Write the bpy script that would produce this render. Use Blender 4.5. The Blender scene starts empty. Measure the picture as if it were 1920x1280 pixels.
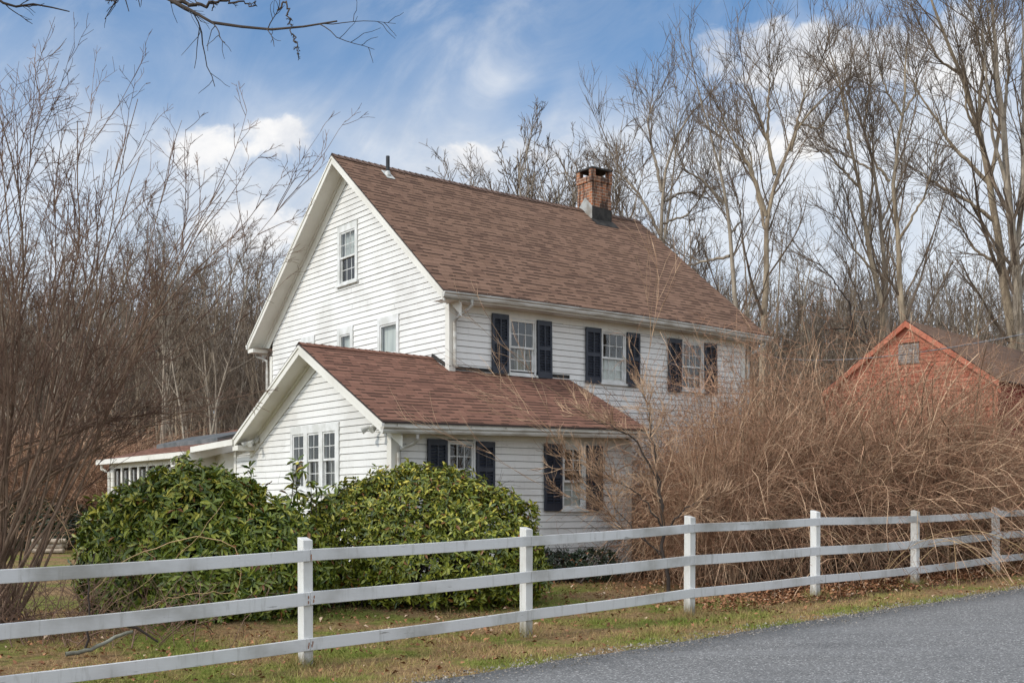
import bpy, bmesh, math, random
import numpy as np
from mathutils import Vector, Matrix
random.seed(7)
scene = bpy.context.scene
col = scene.collection
R_ = np.random.RandomState

# ------------------------------------------------------------------ helpers
def tag(o, label=None, cat=None, group=None, kind=None):
    if label: o['label'] = label
    if cat: o['category'] = cat
    if group: o['group'] = group
    if kind: o['kind'] = kind
    return o

def empty(name, loc=(0, 0, 0), rz=0, label=None, cat=None, group=None):
    o = bpy.data.objects.new(name, None); col.objects.link(o)
    o.location = loc; o.rotation_euler = (0, 0, rz); o.empty_display_size = .3
    return tag(o, label, cat, group)

class MB:
    """collects quads/boxes/tubes, builds ONE mesh object"""
    def __init__(s): s.v = []; s.f = []; s.mi = []; s.uv = []; s.n = 0
    def add(s, verts, faces, mi=0, uvs=None):
        b = s.n; s.v += [tuple(p) for p in verts]; s.n += len(verts)
        for k, f in enumerate(faces):
            s.f.append(tuple(b + i for i in f)); s.mi.append(mi)
            s.uv.append(uvs[k] if uvs else None)
    def quad(s, a, b, c, d, mi=0, uv=None): s.add([a, b, c, d], [(0, 1, 2, 3)], mi, [uv] if uv else None)
    def box(s, x0, x1, y0, y1, z0, z1, mi=0, T=None):
        P = [(x, y, z) for z in (z0, z1) for y in (y0, y1) for x in (x0, x1)]
        if T: P = [T(*p) for p in P]
        s.add(P, [(0, 2, 3, 1), (4, 5, 7, 6), (0, 1, 5, 4), (2, 6, 7, 3), (0, 4, 6, 2), (1, 3, 7, 5)], mi)
    def beam(s, a, b, w, h, up=(0, 0, 1), mi=0):
        """box along a-b; w across, h along up"""
        a = Vector(a); b = Vector(b); t = (b - a).normalized(); u = Vector(up); sd = t.cross(u).normalized(); u = sd.cross(t).normalized()
        P = []
        for p in (a, b):
            for i, j in ((-1, -1), (1, -1), (1, 1), (-1, 1)): P.append(p + sd * (i * w / 2) + u * (j * h / 2))
        s.add(P, [(3, 2, 1, 0), (4, 5, 6, 7), (0, 1, 5, 4), (1, 2, 6, 5), (2, 3, 7, 6), (3, 0, 4, 7)], mi)
    def tube(s, pts, r, n=8, mi=0, cap=True):
        pts = [Vector(p) for p in pts]; rr = r if hasattr(r, '__len__') else [r] * len(pts)
        V = []
        for i, p in enumerate(pts):
            t = (pts[min(i + 1, len(pts) - 1)] - pts[max(i - 1, 0)]).normalized()
            ref = Vector((0, 0, 1)) if abs(t.z) < .9 else Vector((1, 0, 0))
            a = t.cross(ref).normalized(); b = a.cross(t)
            for k in range(n):
                q = 2 * math.pi * k / n; V.append(p + (a * math.cos(q) + b * math.sin(q)) * rr[i])
        F = []
        for i in range(len(pts) - 1):
            for k in range(n):
                F.append((i * n + k, i * n + (k + 1) % n, (i + 1) * n + (k + 1) % n, (i + 1) * n + k))
        if cap: F.append(tuple(range(n - 1, -1, -1))); F.append(tuple((len(pts) - 1) * n + k for k in range(n)))
        s.add(V, F, mi)
    def build(s, name, mats, parent=None, smooth=False, recalc=True):
        me = bpy.data.meshes.new(name); me.from_pydata(s.v, [], s.f)
        mats = mats if isinstance(mats, (list, tuple)) else [mats]
        for m in mats: me.materials.append(m)
        me.polygons.foreach_set('material_index', s.mi)
        if any(u is not None for u in s.uv):
            L = me.uv_layers.new(name='UVMap'); i = 0
            for f, u in zip(s.f, s.uv):
                for k in range(len(f)):
                    if u is not None: L.data[i].uv = u[k]
                    i += 1
        if recalc:
            bm = bmesh.new(); bm.from_mesh(me); bmesh.ops.recalc_face_normals(bm, faces=bm.faces); bm.to_mesh(me); bm.free()
        if smooth: me.polygons.foreach_set('use_smooth', [True] * len(me.polygons))
        me.update()
        o = bpy.data.objects.new(name, me); col.objects.link(o)
        if parent: o.parent = parent
        return o

def np_mesh(name, V, F, mats, parent=None, smooth=False, mi=None):
    """V (N,3), F (M,k) arrays"""
    me = bpy.data.meshes.new(name); k = F.shape[1]
    me.vertices.add(len(V)); me.vertices.foreach_set('co', np.ascontiguousarray(V, dtype=np.float32).ravel())
    me.loops.add(F.size); me.loops.foreach_set('vertex_index', np.ascontiguousarray(F, dtype=np.int32).ravel())
    me.polygons.add(len(F)); me.polygons.foreach_set('loop_start', np.arange(0, F.size, k, dtype=np.int32))
    for m in (mats if isinstance(mats, (list, tuple)) else [mats]): me.materials.append(m)
    if mi is not None: me.polygons.foreach_set('material_index', np.asarray(mi, dtype=np.int32))
    if smooth: me.polygons.foreach_set('use_smooth', np.ones(len(F), dtype=bool))
    me.update(calc_edges=True)
    o = bpy.data.objects.new(name, me); col.objects.link(o)
    if parent: o.parent = parent
    return o

# ------------------------------------------------------------------ branch maker (vectorised)
def tubes(groups, n=3):
    """groups: list of (pts (N,P,3), rad (N,P), n sides) -> V,F"""
    Vs, Fs, base = [], [], 0
    for g in groups:
        pts, rad = g[0], g[1]; ns = g[2] if len(g) > 2 else n
        N, P, _ = pts.shape
        t = np.gradient(pts, axis=1); t /= np.linalg.norm(t, axis=2, keepdims=True) + 1e-9
        ref = np.zeros_like(t); m = np.abs(t[:, :1, 2]) < .8
        ref[..., 2] = m; ref[..., 0] = ~m
        a = np.cross(t, ref); a /= np.linalg.norm(a, axis=2, keepdims=True) + 1e-9; b = np.cross(a, t)
        q = np.arange(ns) * 2 * np.pi / ns
        ring = pts[:, :, None, :] + rad[:, :, None, None] * (a[:, :, None, :] * np.cos(q)[None, None, :, None] + b[:, :, None, :] * np.sin(q)[None, None, :, None])
        Vs.append(ring.reshape(-1, 3))
        idx = np.arange(N * P * ns).reshape(N, P, ns) + base
        A = idx[:, :-1, :]; Bn = np.roll(idx, -1, axis=2)[:, :-1, :]; Cn = np.roll(idx, -1, axis=2)[:, 1:, :]; D = idx[:, 1:, :]
        Fs.append(np.stack([A, Bn, Cn, D], axis=-1).reshape(-1, 4)); base += N * P * ns
    return np.concatenate(Vs), np.concatenate(Fs)

def unit(v): return v / (np.linalg.norm(v, axis=-1, keepdims=True) + 1e-9)

def grow(start, d, length, r0, P, wander, up, rng, tip=.35, grav=0.0):
    N = len(start); pts = np.zeros((N, P, 3)); pts[:, 0] = start; d = unit(d.copy()); step = (length / (P - 1))[:, None]
    for i in range(1, P):
        d = unit(d + rng.normal(0, wander, (N, 3)) + np.array([0, 0, up - grav * i]))
        pts[:, i] = pts[:, i - 1] + d * step
    rad = r0[:, None] * np.linspace(1, tip, P)[None, :]
    return pts, rad

def spawn(par, k, t0, t1, ang, ln, rr, P, wander, up, rng, rmin=.004, tip=.35, lenpow=.6, grav=0., minL=0.):
    pts, rad = par[0], par[1]; N, PP, _ = pts.shape
    seg = np.linalg.norm(pts[:, -1] - pts[:, 0], axis=1)
    t = rng.uniform(t0, t1, (N, k)); t.sort(axis=1)
    x = t * (PP - 1); i = np.minimum(x.astype(int), PP - 2); f = (x - i)[..., None]
    I = np.arange(N)[:, None]
    st = pts[I, i] * (1 - f) + pts[I, i + 1] * f
    tan = unit(pts[I, i + 1] - pts[I, i])
    r = rad[I, i] * (1 - f[..., 0]) + rad[I, i + 1] * f[..., 0]
    rnd = rng.normal(0, 1, (N, k, 3)); perp = unit(rnd - (rnd * tan).sum(-1, keepdims=True) * tan)
    a = rng.uniform(ang[0], ang[1], (N, k, 1))
    d = tan * np.cos(a) + perp * np.sin(a)
    L = seg[:, None] * rng.uniform(ln[0], ln[1], (N, k)) * (1.05 - t * .6) ** lenpow
    L = np.maximum(L, minL * rng.uniform(.6, 1.3, (N, k)))
    r0 = np.maximum(r * rng.uniform(rr[0], rr[1], (N, k)), rmin)
    return grow(st.reshape(-1, 3), d.reshape(-1, 3), L.ravel(), r0.ravel(), P, wander, up, rng, tip, grav)

def poly_limb(pts, r0, r1, P=14, jit=.03, seed=0):
    """resample a hand placed limb"""
    p = np.array(pts, float); s = np.r_[0, np.cumsum(np.linalg.norm(np.diff(p, axis=0), axis=1))]
    q = np.linspace(0, s[-1], P); out = np.stack([np.interp(q, s, p[:, i]) for i in range(3)], 1)
    for _ in range(1): out[1:-1] = .25 * out[:-2] + .5 * out[1:-1] + .25 * out[2:]
    out[1:-1] += R_(seed).normal(0, jit, (P - 2, 3))
    return out[None], np.linspace(r0, r1, P)[None]

def cat(gs):
    """concat groups having the same P"""
    return np.concatenate([g[0] for g in gs]), np.concatenate([g[1] for g in gs])

# ------------------------------------------------------------------ node helpers
class X:
    def __init__(s, nt, sock): s.nt = nt; s.s = sock
    def _m(s, op, *o, clamp=False):
        n = s.nt.nodes.new('ShaderNodeMath'); n.operation = op; n.use_clamp = clamp
        for i, v in enumerate((s,) + o):
            if isinstance(v, X): s.nt.links.new(v.s, n.inputs[i])
            else: n.inputs[i].default_value = v
        return X(s.nt, n.outputs[0])
    def __add__(s, o): return s._m('ADD', o)
    __radd__ = __add__
    def __sub__(s, o): return s._m('SUBTRACT', o)
    def __rsub__(s, o): return s._m('MULTIPLY', -1.) + o
    def __mul__(s, o): return s._m('MULTIPLY', o)
    __rmul__ = __mul__
    def __truediv__(s, o): return s._m('DIVIDE', o)
    def floor(s): return s._m('FLOOR')
    def fract(s): return s._m('FRACT')
    def abs(s): return s._m('ABSOLUTE')
    def lt(s, o): return s._m('LESS_THAN', o)
    def gt(s, o): return s._m('GREATER_THAN', o)
    def exp(s): return s._m('EXPONENT')
    def pow(s, o): return s._m('POWER', o)
    def clamp(s): return s._m('ADD', 0., clamp=True)
    def max(s, o): return s._m('MAXIMUM', o)
    def min(s, o): return s._m('MINIMUM', o)
    def atan2(s, o): return s._m('ARCTAN2', o)
    def asin(s): return s._m('ARCSINE')
    def ramp(s, a, b, smooth=True):
        n = s.nt.nodes.new('ShaderNodeMapRange'); n.interpolation_type = 'SMOOTHSTEP' if smooth else 'LINEAR'
        s.nt.links.new(s.s, n.inputs[0]); n.inputs[1].default_value = a; n.inputs[2].default_value = b
        return X(s.nt, n.outputs[0])

def nd(nt, typ, **kw):
    n = nt.nodes.new(typ)
    for k, v in kw.items(): setattr(n, k, v)
    return n
def link(nt, a, b): nt.links.new(a.s if isinstance(a, X) else a, b)
def mixc(nt, f, a, b, mode='MIX'):
    n = nt.nodes.new('ShaderNodeMix'); n.data_type = 'RGBA'; n.blend_type = mode
    for i, v in ((0, f), (6, a), (7, b)):
        if isinstance(v, X): nt.links.new(v.s, n.inputs[i])
        elif isinstance(v, (int, float)): n.inputs[i].default_value = v
        elif isinstance(v, tuple): n.inputs[i].default_value = v + (1,) if len(v) == 3 else v
        else: nt.links.new(v, n.inputs[i])
    return n.outputs[2]
def noise(nt, vec, scale, detail=4, rough=.55, w=None, dist=0.):
    n = nt.nodes.new('ShaderNodeTexNoise'); n.inputs['Scale'].default_value = scale; n.inputs['Detail'].default_value = detail
    n.inputs['Roughness'].default_value = rough; n.inputs['Distortion'].default_value = dist
    if vec is not None: link(nt, vec, n.inputs['Vector'])
    return X(nt, n.outputs[0])
def mapping(nt, vec, scale=(1, 1, 1), loc=(0, 0, 0), rot=(0, 0, 0)):
    n = nt.nodes.new('ShaderNodeMapping'); nt.links.new(vec, n.inputs[0]); n.inputs['Scale'].default_value = scale
    n.inputs['Location'].default_value = loc; n.inputs['Rotation'].default_value = rot; return n.outputs[0]

def newmat(name, rough=.7, spec=.3):
    m = bpy.data.materials.new(name); m.use_nodes = True; nt = m.node_tree; b = nt.nodes['Principled BSDF']
    b.inputs['Roughness'].default_value = rough; b.inputs['Specular IOR Level'].default_value = spec
    return m, nt, b
def bump(nt, b, h, strength=.3, dist=.01):
    n = nt.nodes.new('ShaderNodeBump'); n.inputs['Strength'].default_value = strength; n.inputs['Distance'].default_value = dist
    link(nt, h, n.inputs['Height']); nt.links.new(n.outputs[0], b.inputs['Normal'])

def mat_noise(name, c1, c2, scale=3., rough=.7, spec=.3, stretch=(1, 1, 1), detail=5, lo=.35, hi=.65, bmp=0, bscale=40, rnd=0, rndc=None):
    m, nt, b = newmat(name, rough, spec)
    tc = nd(nt, 'ShaderNodeTexCoord'); v = mapping(nt, tc.outputs['Object'], stretch)
    f = noise(nt, v, scale, detail).ramp(lo, hi); c = mixc(nt, f, c1, c2)
    if rnd:
        g = nd(nt, 'ShaderNodeNewGeometry'); r = X(nt, g.outputs['Random Per Island'])
        c = mixc(nt, r.ramp(1 - rnd, 1, False) if rndc else r * rnd, c, rndc or (0, 0, 0))
    nt.links.new(c, b.inputs['Base Color'])
    if bmp: bump(nt, b, noise(nt, v, bscale, 3), bmp, .01)
    return m

M = {}
def paint(name, base, dirt, grime=.35):
    """aged white house paint: blotches, fine dirt, vertical streaks"""
    m, nt, b = newmat(name, .55, .35)
    tc = nd(nt, 'ShaderNodeTexCoord'); o = tc.outputs['Object']
    f1 = noise(nt, o, .9, 5).ramp(.42, .72); f2 = noise(nt, mapping(nt, o, (9, 9, 1.2)), 1.5, 6, .7).ramp(.52, .78)
    f3 = noise(nt, mapping(nt, o, (1.2, 1.2, 14)), 1.8, 5, .65).ramp(.66, .72)
    c = mixc(nt, f1 * grime, base, dirt); c = mixc(nt, f2 * (grime * .8), c, dirt)
    c = mixc(nt, f3 * (grime * 1.1), c, tuple(x * .62 for x in dirt))
    nt.links.new(c, b.inputs['Base Color']); bump(nt, b, noise(nt, mapping(nt, o, (1, 1, 6)), 9, 5), .25, .006)
    return m
M['paint'] = paint('white_paint', (.70, .69, .66), (.46, .44, .40), .5)
M['trim'] = paint('trim_paint', (.68, .66, .60), (.46, .43, .37), .45)
M['gap'] = mat_noise('gap', (.10, .09, .08), (.16, .15, .13))
M['window_white'] = mat_noise('window_white', (.66, .66, .645), (.52, .52, .49), 4)
M['gutter'] = mat_noise('gutter_metal', (.55, .54, .50), (.34, .31, .26), 2.2, .4, .5, (1, 1, 5))
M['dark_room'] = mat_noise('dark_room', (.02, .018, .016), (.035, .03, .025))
M['shutter'] = mat_noise('shutter_paint', (.016, .020, .032), (.028, .033, .046), 5, .42, .4, bmp=.1)
M['metal_dark'] = mat_noise('lead', (.022, .021, .020), (.05, .046, .042), 6, .7, .15)
M['flashing'] = mat_noise('flashing', (.35, .35, .33), (.22, .20, .17), 5, .5, .4)
M['vent'] = mat_noise('vent_pipe', (.025, .027, .03), (.05, .05, .055), 8, .45)
M['lamp'] = mat_noise('lamp_metal', (.55, .55, .52), (.4, .4, .37), 20, .3, .6)
M['skylight'] = mat_noise('skylight_curb', (.07, .08, .08), (.14, .14, .14), 3, .4)
M['cable'] = mat_noise('cable', (.10, .10, .11), (.2, .2, .2), 20, .6)

def mat_curtain(name, c1, c2, k):
    m, nt, b = newmat(name, .9, .1); tc = nd(nt, 'ShaderNodeTexCoord')
    w = noise(nt, mapping(nt, tc.outputs['Object'], (k, k, .3)), 1, 2).ramp(.42, .58)
    nt.links.new(mixc(nt, w, c1, c2), b.inputs['Base Color']); return m
M['curtain'] = mat_curtain('beige_curtain', (.42, .38, .28), (.14, .12, .09), 12)
M['blind'] = mat_curtain('pale_blind', (.62, .63, .58), (.45, .46, .43), 3)
M['sheer'] = mat_curtain('dark_sheer', (.20, .19, .17), (.07, .065, .06), 9)

m, nt, b = newmat('window_glass'); M['glass'] = m
nt.nodes.remove(b); out = nt.nodes['Material Output']
tr = nd(nt, 'ShaderNodeBsdfTransparent'); tr.inputs[0].default_value = (.85, .88, .88, 1)
gl = nd(nt, 'ShaderNodeBsdfGlossy'); gl.inputs['Roughness'].default_value = .02
gg = nd(nt, 'ShaderNodeNewGeometry'); dt = nd(nt, 'ShaderNodeVectorMath', operation='DOT_PRODUCT')
nt.links.new(gg.outputs['Incoming'], dt.inputs[0]); nt.links.new(gg.outputs['Normal'], dt.inputs[1])
fres = (1 - X(nt, dt.outputs['Value']).abs()).pow(4.) * .8 + .10
tc = nd(nt, 'ShaderNodeTexCoord'); bp = nd(nt, 'ShaderNodeBump'); bp.inputs['Strength'].default_value = .06; bp.inputs['Distance'].default_value = .02
link(nt, noise(nt, tc.outputs['Object'], 2.5, 1), bp.inputs['Height']); nt.links.new(bp.outputs[0], gl.inputs['Normal'])
mx = nd(nt, 'ShaderNodeMixShader'); link(nt, fres.min(1.), mx.inputs[0])
nt.links.new(tr.outputs[0], mx.inputs[1]); nt.links.new(gl.outputs[0], mx.inputs[2]); nt.links.new(mx.outputs[0], out.inputs[0])

def mat_shingle(name, ca, cb, cc, row=.14, tab=.31, dark=.36):
    m, nt, b = newmat(name, .95, .04)
    uv = nd(nt, 'ShaderNodeUVMap'); sp = nd(nt, 'ShaderNodeSeparateXYZ'); nt.links.new(uv.outputs[0], sp.inputs[0])
    u, v = X(nt, sp.outputs[0]), X(nt, sp.outputs[1])
    wob = noise(nt, uv.outputs[0], .8, 2) * .05
    vr = (v + wob * .35) / row; r = vr.floor(); fv = vr.fract()
    wn = nd(nt, 'ShaderNodeTexWhiteNoise', noise_dimensions='1D'); link(nt, r, wn.inputs['W'])
    uo = u / tab + X(nt, wn.outputs[0]) * 7.3
    ucell = uo.floor(); uf = uo.fract()
    def wn2(a, c, k):
        w = nd(nt, 'ShaderNodeTexWhiteNoise', noise_dimensions='3D'); cx = nd(nt, 'ShaderNodeCombineXYZ')
        link(nt, a, cx.inputs[0]); link(nt, c, cx.inputs[1]); cx.inputs[2].default_value = k
        nt.links.new(cx.outputs[0], w.inputs['Vector']); return X(nt, w.outputs[0])
    tone = wn2(ucell, r, 1.)
    c = mixc(nt, tone.ramp(0, .6, False), ca, cb); c = mixc(nt, tone.ramp(.62, 1, False), c, cc)
    # thick laminated tabs shade the row below, painted as a short dark line
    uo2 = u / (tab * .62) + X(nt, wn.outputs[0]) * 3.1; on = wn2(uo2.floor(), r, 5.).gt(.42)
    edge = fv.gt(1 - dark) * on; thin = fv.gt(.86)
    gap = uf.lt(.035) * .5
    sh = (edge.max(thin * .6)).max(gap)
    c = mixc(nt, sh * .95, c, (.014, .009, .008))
    big = noise(nt, uv.outputs[0], .45, 4).ramp(.35, .7); c = mixc(nt, big * .15, c, tuple(x * .55 for x in ca))
    st = noise(nt, mapping(nt, uv.outputs[0], (3.2, .25, 1)), 1, 4, .6).ramp(.55, .8); c = mixc(nt, st * .2, c, (.05, .04, .04))
    gr = noise(nt, uv.outputs[0], 60, 3, .7).ramp(.3, .7, False); c = mixc(nt, gr * .25, c, (.28, .19, .14))
    nt.links.new(c, b.inputs['Base Color'])
    bump(nt, b, (1 - sh) + noise(nt, uv.outputs[0], 90, 2) * .3, .5, .012)
    return m
M['shingle'] = mat_shingle('roof_shingle', (.168, .099, .069), (.218, .131, .093), (.122, .071, .052), .14, .26)
M['shingle_low'] = mat_shingle('lower_roof_shingle', (.172, .083, .060), (.228, .113, .082), (.115, .055, .042), .14, .28)
M['shingle_barn'] = mat_shingle('barn_shingle', (.17, .11, .082), (.20, .13, .095), (.14, .092, .07), .14, .33, .1)

def mat_brick():
    m, nt, b = newmat('chimney_brick', .9, .15)
    uv = nd(nt, 'ShaderNodeUVMap'); br = nd(nt, 'ShaderNodeTexBrick')
    nt.links.new(uv.outputs[0], br.inputs[0]); br.inputs['Scale'].default_value = 1; br.inputs['Brick Width'].default_value = .2
    br.inputs['Row Height'].default_value = .072; br.inputs['Mortar Size'].default_value = .007; br.inputs['Mortar Smooth'].default_value = .3
    br.inputs['Color1'].default_value = (.34, .125, .06, 1); br.inputs['Color2'].default_value = (.13, .07, .055, 1); br.inputs['Mortar'].default_value = (.42, .37, .30, 1)
    br.inputs['Bias'].default_value = -.1
    tc = nd(nt, 'ShaderNodeTexCoord')
    f = noise(nt, tc.outputs['Object'], 7, 4).ramp(.35, .65); c = mixc(nt, f * .25, br.outputs[0], (.42, .25, .14))
    # soot runs down the side that faces the road
    s = noise(nt, mapping(nt, tc.outputs['Object'], (7, 7, 1.1)), 1, 5, .7).ramp(.47, .60); c = mixc(nt, s * .85, c, (.03, .022, .02))
    nt.links.new(c, b.inputs['Base Color']); bump(nt, b, 1 - X(nt, br.outputs[1]), .7, .012); return m
M['brick'] = mat_brick()

M['barn_gable'] = mat_noise('faded_red_boards', (.29, .082, .052), (.43, .18, .115), 2.2, .9, .05, (1, 1, 9), 6, .38, .62)
M['barn_side'] = mat_noise('shaded_red_boards', (.16, .02, .022), (.22, .035, .03), 2.0, .85, .1, (1, 1, 7))  # side boards coloured darker than the gable, shade away from the sun
M['barn_trim'] = mat_noise('red_trim', (.38, .12, .075), (.46, .18, .115), 3, .85, .05)
M['louvre'] = mat_noise('grey_louvre', (.19, .165, .15), (.28, .25, .225), 5)

def mat_bark(name, c1, c2, lich=(.35, .36, .30), lf=.25):
    m, nt, b = newmat(name, .95, .08); tc = nd(nt, 'ShaderNodeTexCoord'); o = tc.outputs['Object']
    f = noise(nt, mapping(nt, o, (1, 1, .25)), 6, 5, .65).ramp(.3, .7); c = mixc(nt, f, c1, c2)
    l = noise(nt, o, 1.3, 4).ramp(.55, .7); c = mixc(nt, l * lf, c, lich)
    nt.links.new(c, b.inputs['Base Color']); bump(nt, b, noise(nt, mapping(nt, o, (1, 1, .2)), 18, 4), .5, .02); return m
M['bark'] = mat_bark('grey_bark', (.17, .14, .11), (.36, .30, .23))
M['bark_warm'] = mat_bark('tan_bark', (.17, .13, .092), (.36, .29, .205))
M['twig'] = mat_noise('grey_twigs', (.085, .064, .048), (.21, .16, .118), 1.5, .9, .1)
M['twig_left'] = mat_noise('brown_twigs', (.10, .058, .043), (.23, .15, .108), 1.2, .85, .12)
M['stem_left'] = mat_bark('brown_stems', (.11, .072, .052), (.27, .19, .135), lf=.08)
M['twig_dark'] = mat_noise('dark_twigs', (.035, .028, .025), (.075, .06, .05), 1.5, .9, .1)
M['cane'] = mat_noise('tan_canes', (.33, .195, .12), (.84, .58, .38), 2.3, .85, .12, rnd=.7)
M['cane_twig'] = mat_noise('brown_cane_twigs', (.25, .13, .08), (.72, .43, .275), 1.9, .88, .08, rnd=.7)
M['cane_gold'] = mat_noise('golden_canes', (.42, .28, .14), (.52, .37, .2), 2, .7, .2)
M['far_wood'] = mat_noise('far_woods', (.15, .12, .095), (.31, .255, .205), .3, .95, .05, rnd=.4)

def mat_leaf(name, dark, mid, yel):
    m, nt, b = newmat(name, .36, .5); g = nd(nt, 'ShaderNodeNewGeometry'); r = X(nt, g.outputs['Random Per Island'])
    tc = nd(nt, 'ShaderNodeTexCoord'); z = nd(nt, 'ShaderNodeSeparateXYZ'); nt.links.new(tc.outputs['Object'], z.inputs[0])
    c = mixc(nt, r.ramp(0, .7, False), dark, mid)
    c = mixc(nt, r.ramp(.66, .92, False) * (X(nt, z.outputs[2]).ramp(.5, 1.9) * .85 + .15), c, yel)
    c = mixc(nt, (r * 37.).fract().gt(.965) * .9, c, (.25, .09, .03))
    nt.links.new(c, b.inputs['Base Color'])
    b.inputs['Subsurface Weight'].default_value = 0
    return m
M['leaf'] = mat_leaf('rhododendron_leaf', (.035, .072, .010), (.23, .28, .040), (.54, .48, .07))
M['leaf2'] = mat_leaf('glossy_leaf', (.032, .062, .008), (.26, .29, .035), (.60, .50, .07))
M['hedge'] = mat_leaf('dark_hedge', (.012, .022, .010), (.03, .048, .018), (.05, .07, .02))

# ------------------------------------------------------------------ site geometry (metres, camera eye height is z = 0)
FX, FY = -2.08, 11.7                   # first fence post in view
FT = (.739, .673); FN = (-.673, .739)  # along the fence, and from the road towards the house
def F2(t, p): return FX + FT[0] * t + FN[0] * p, FY + FT[1] * t + FN[1] * p
def tp(x, y):
    dx, dy = x - FX, y - FY; return dx * FT[0] + dy * FT[1], dx * FN[0] + dy * FN[1]
def gz(x, y):
    t, p = tp(x, y); t = max(-40., min(30., t))
    return -1.635 + .0205 * t + .028 * max(0., min(p, 11.))
def gza(x, y):
    dx, dy = x - FX, y - FY; t = np.clip(dx * FT[0] + dy * FT[1], -40, 30); p = dx * FN[0] + dy * FN[1]
    return -1.635 + .0205 * t + .028 * np.clip(p, 0, 11)

def mat_ground():
    m, nt, b = newmat('winter_lawn', .95, .08); tc = nd(nt, 'ShaderNodeTexCoord'); o = tc.outputs['Object']
    green = mixc(nt, noise(nt, o, 9, 5, .7).ramp(.3, .7), (.085, .105, .020), (.23, .235, .06))
    tan = mixc(nt, noise(nt, o, 14, 5, .75).ramp(.3, .7), (.13, .082, .042), (.34, .225, .115))
    f = noise(nt, o, .8, 5, .65).ramp(.43, .60); c = mixc(nt, f, tan, green)
    leaf = noise(nt, o, 26, 3, .6).ramp(.60, .66); c = mixc(nt, leaf * .7, c, (.26, .13, .065))
    dk = noise(nt, o, 60, 3, .6).ramp(.35, .5); c = mixc(nt, (1 - dk) * .45, c, (.03, .024, .014))
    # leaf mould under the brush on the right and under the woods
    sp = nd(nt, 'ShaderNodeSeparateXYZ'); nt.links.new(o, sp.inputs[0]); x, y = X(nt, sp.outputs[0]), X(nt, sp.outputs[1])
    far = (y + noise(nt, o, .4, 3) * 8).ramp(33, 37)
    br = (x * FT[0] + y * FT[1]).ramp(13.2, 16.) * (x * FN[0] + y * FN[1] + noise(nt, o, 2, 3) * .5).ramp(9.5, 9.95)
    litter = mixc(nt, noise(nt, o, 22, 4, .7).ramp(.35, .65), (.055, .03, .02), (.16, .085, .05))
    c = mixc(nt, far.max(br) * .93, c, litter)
    nt.links.new(c, b.inputs['Base Color']); bump(nt, b, noise(nt, o, 35, 5, .7), .7, .03); return m
def mat_road():
    m, nt, b = newmat('asphalt', .85, .3); tc = nd(nt, 'ShaderNodeTexCoord'); o = tc.outputs['Object']
    vo = nd(nt, 'ShaderNodeTexVoronoi'); vo.inputs['Scale'].default_value = 72; nt.links.new(o, vo.inputs[0])
    sx = nd(nt, 'ShaderNodeSeparateColor'); nt.links.new(vo.outputs['Color'], sx.inputs[0]); r = X(nt, sx.outputs[0])
    c = mixc(nt, r.ramp(0, .85, False), (.060, .060, .060), (.215, .212, .208)); c = mixc(nt, r.gt(.92) * .75, c, (.52, .51, .50))
    f = noise(nt, mapping(nt, o, (.25, 1.2, 1), rot=(0, 0, -.74)), .8, 5, .6).ramp(.3, .7); c = mixc(nt, f * .25, c, (.15, .15, .15)); c = mixc(nt, noise(nt, o, .7, 5, .6).ramp(.5, .75) * .35, c, (.06, .062, .066))
    c = mixc(nt, noise(nt, mapping(nt, o, (.12, 2.2, 1), rot=(0, 0, -.739)), 1, 4, .6).ramp(.45, .7) * .3, c, (.22, .22, .22))
    sp = nd(nt, 'ShaderNodeSeparateXYZ'); nt.links.new(o, sp.inputs[0]); pp = X(nt, sp.outputs[0]) * FN[0] + X(nt, sp.outputs[1]) * FN[1] - 10.046 + (noise(nt, o, 2.2, 5, .7) - .5) * .5
    c = mixc(nt, pp.ramp(-2.5, -1.75) * .62, c, (.045, .047, .05)); lp2 = noise(nt, o, 30, 3, .6).gt(.69); c = mixc(nt, lp2 * pp.ramp(-3., -1.7) * .7, c, (.24, .16, .10))
    nt.links.new(c, b.inputs['Base Color']); bump(nt, b, r, .25, .004)
    return m
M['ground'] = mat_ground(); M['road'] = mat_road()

# ground: one sheet to the horizon, finer near the house
def build_ground():
    a = np.r_[-700, -400, -200, -100, np.arange(-60, -30, 10), np.arange(-30, 50, 1.), np.arange(50, 101, 10), 200, 400, 700]
    bq = np.r_[-500, -200, -80, -30, -12, -8.4, np.arange(-1.6, 14, .8), np.arange(14, 60, 6), 100, 200, 400, 700]
    T, P = np.meshgrid(a, bq, indexing='ij')
    x = FX + FT[0] * T + FN[0] * P; y = FY + FT[1] * T + FN[1] * P; z = gza(x, y)
    rng = R_(3); z += np.where((P > -1.2) & (P < 60), rng.normal(0, .012, z.shape), 0)
    V = np.stack([x, y, z], -1).reshape(-1, 3); n, k = T.shape; I = np.arange(n * k).reshape(n, k)
    Fq = np.stack([I[:-1, :-1], I[1:, :-1], I[1:, 1:], I[:-1, 1:]], -1).reshape(-1, 4)
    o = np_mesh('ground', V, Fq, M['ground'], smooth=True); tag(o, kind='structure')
build_ground()
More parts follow.
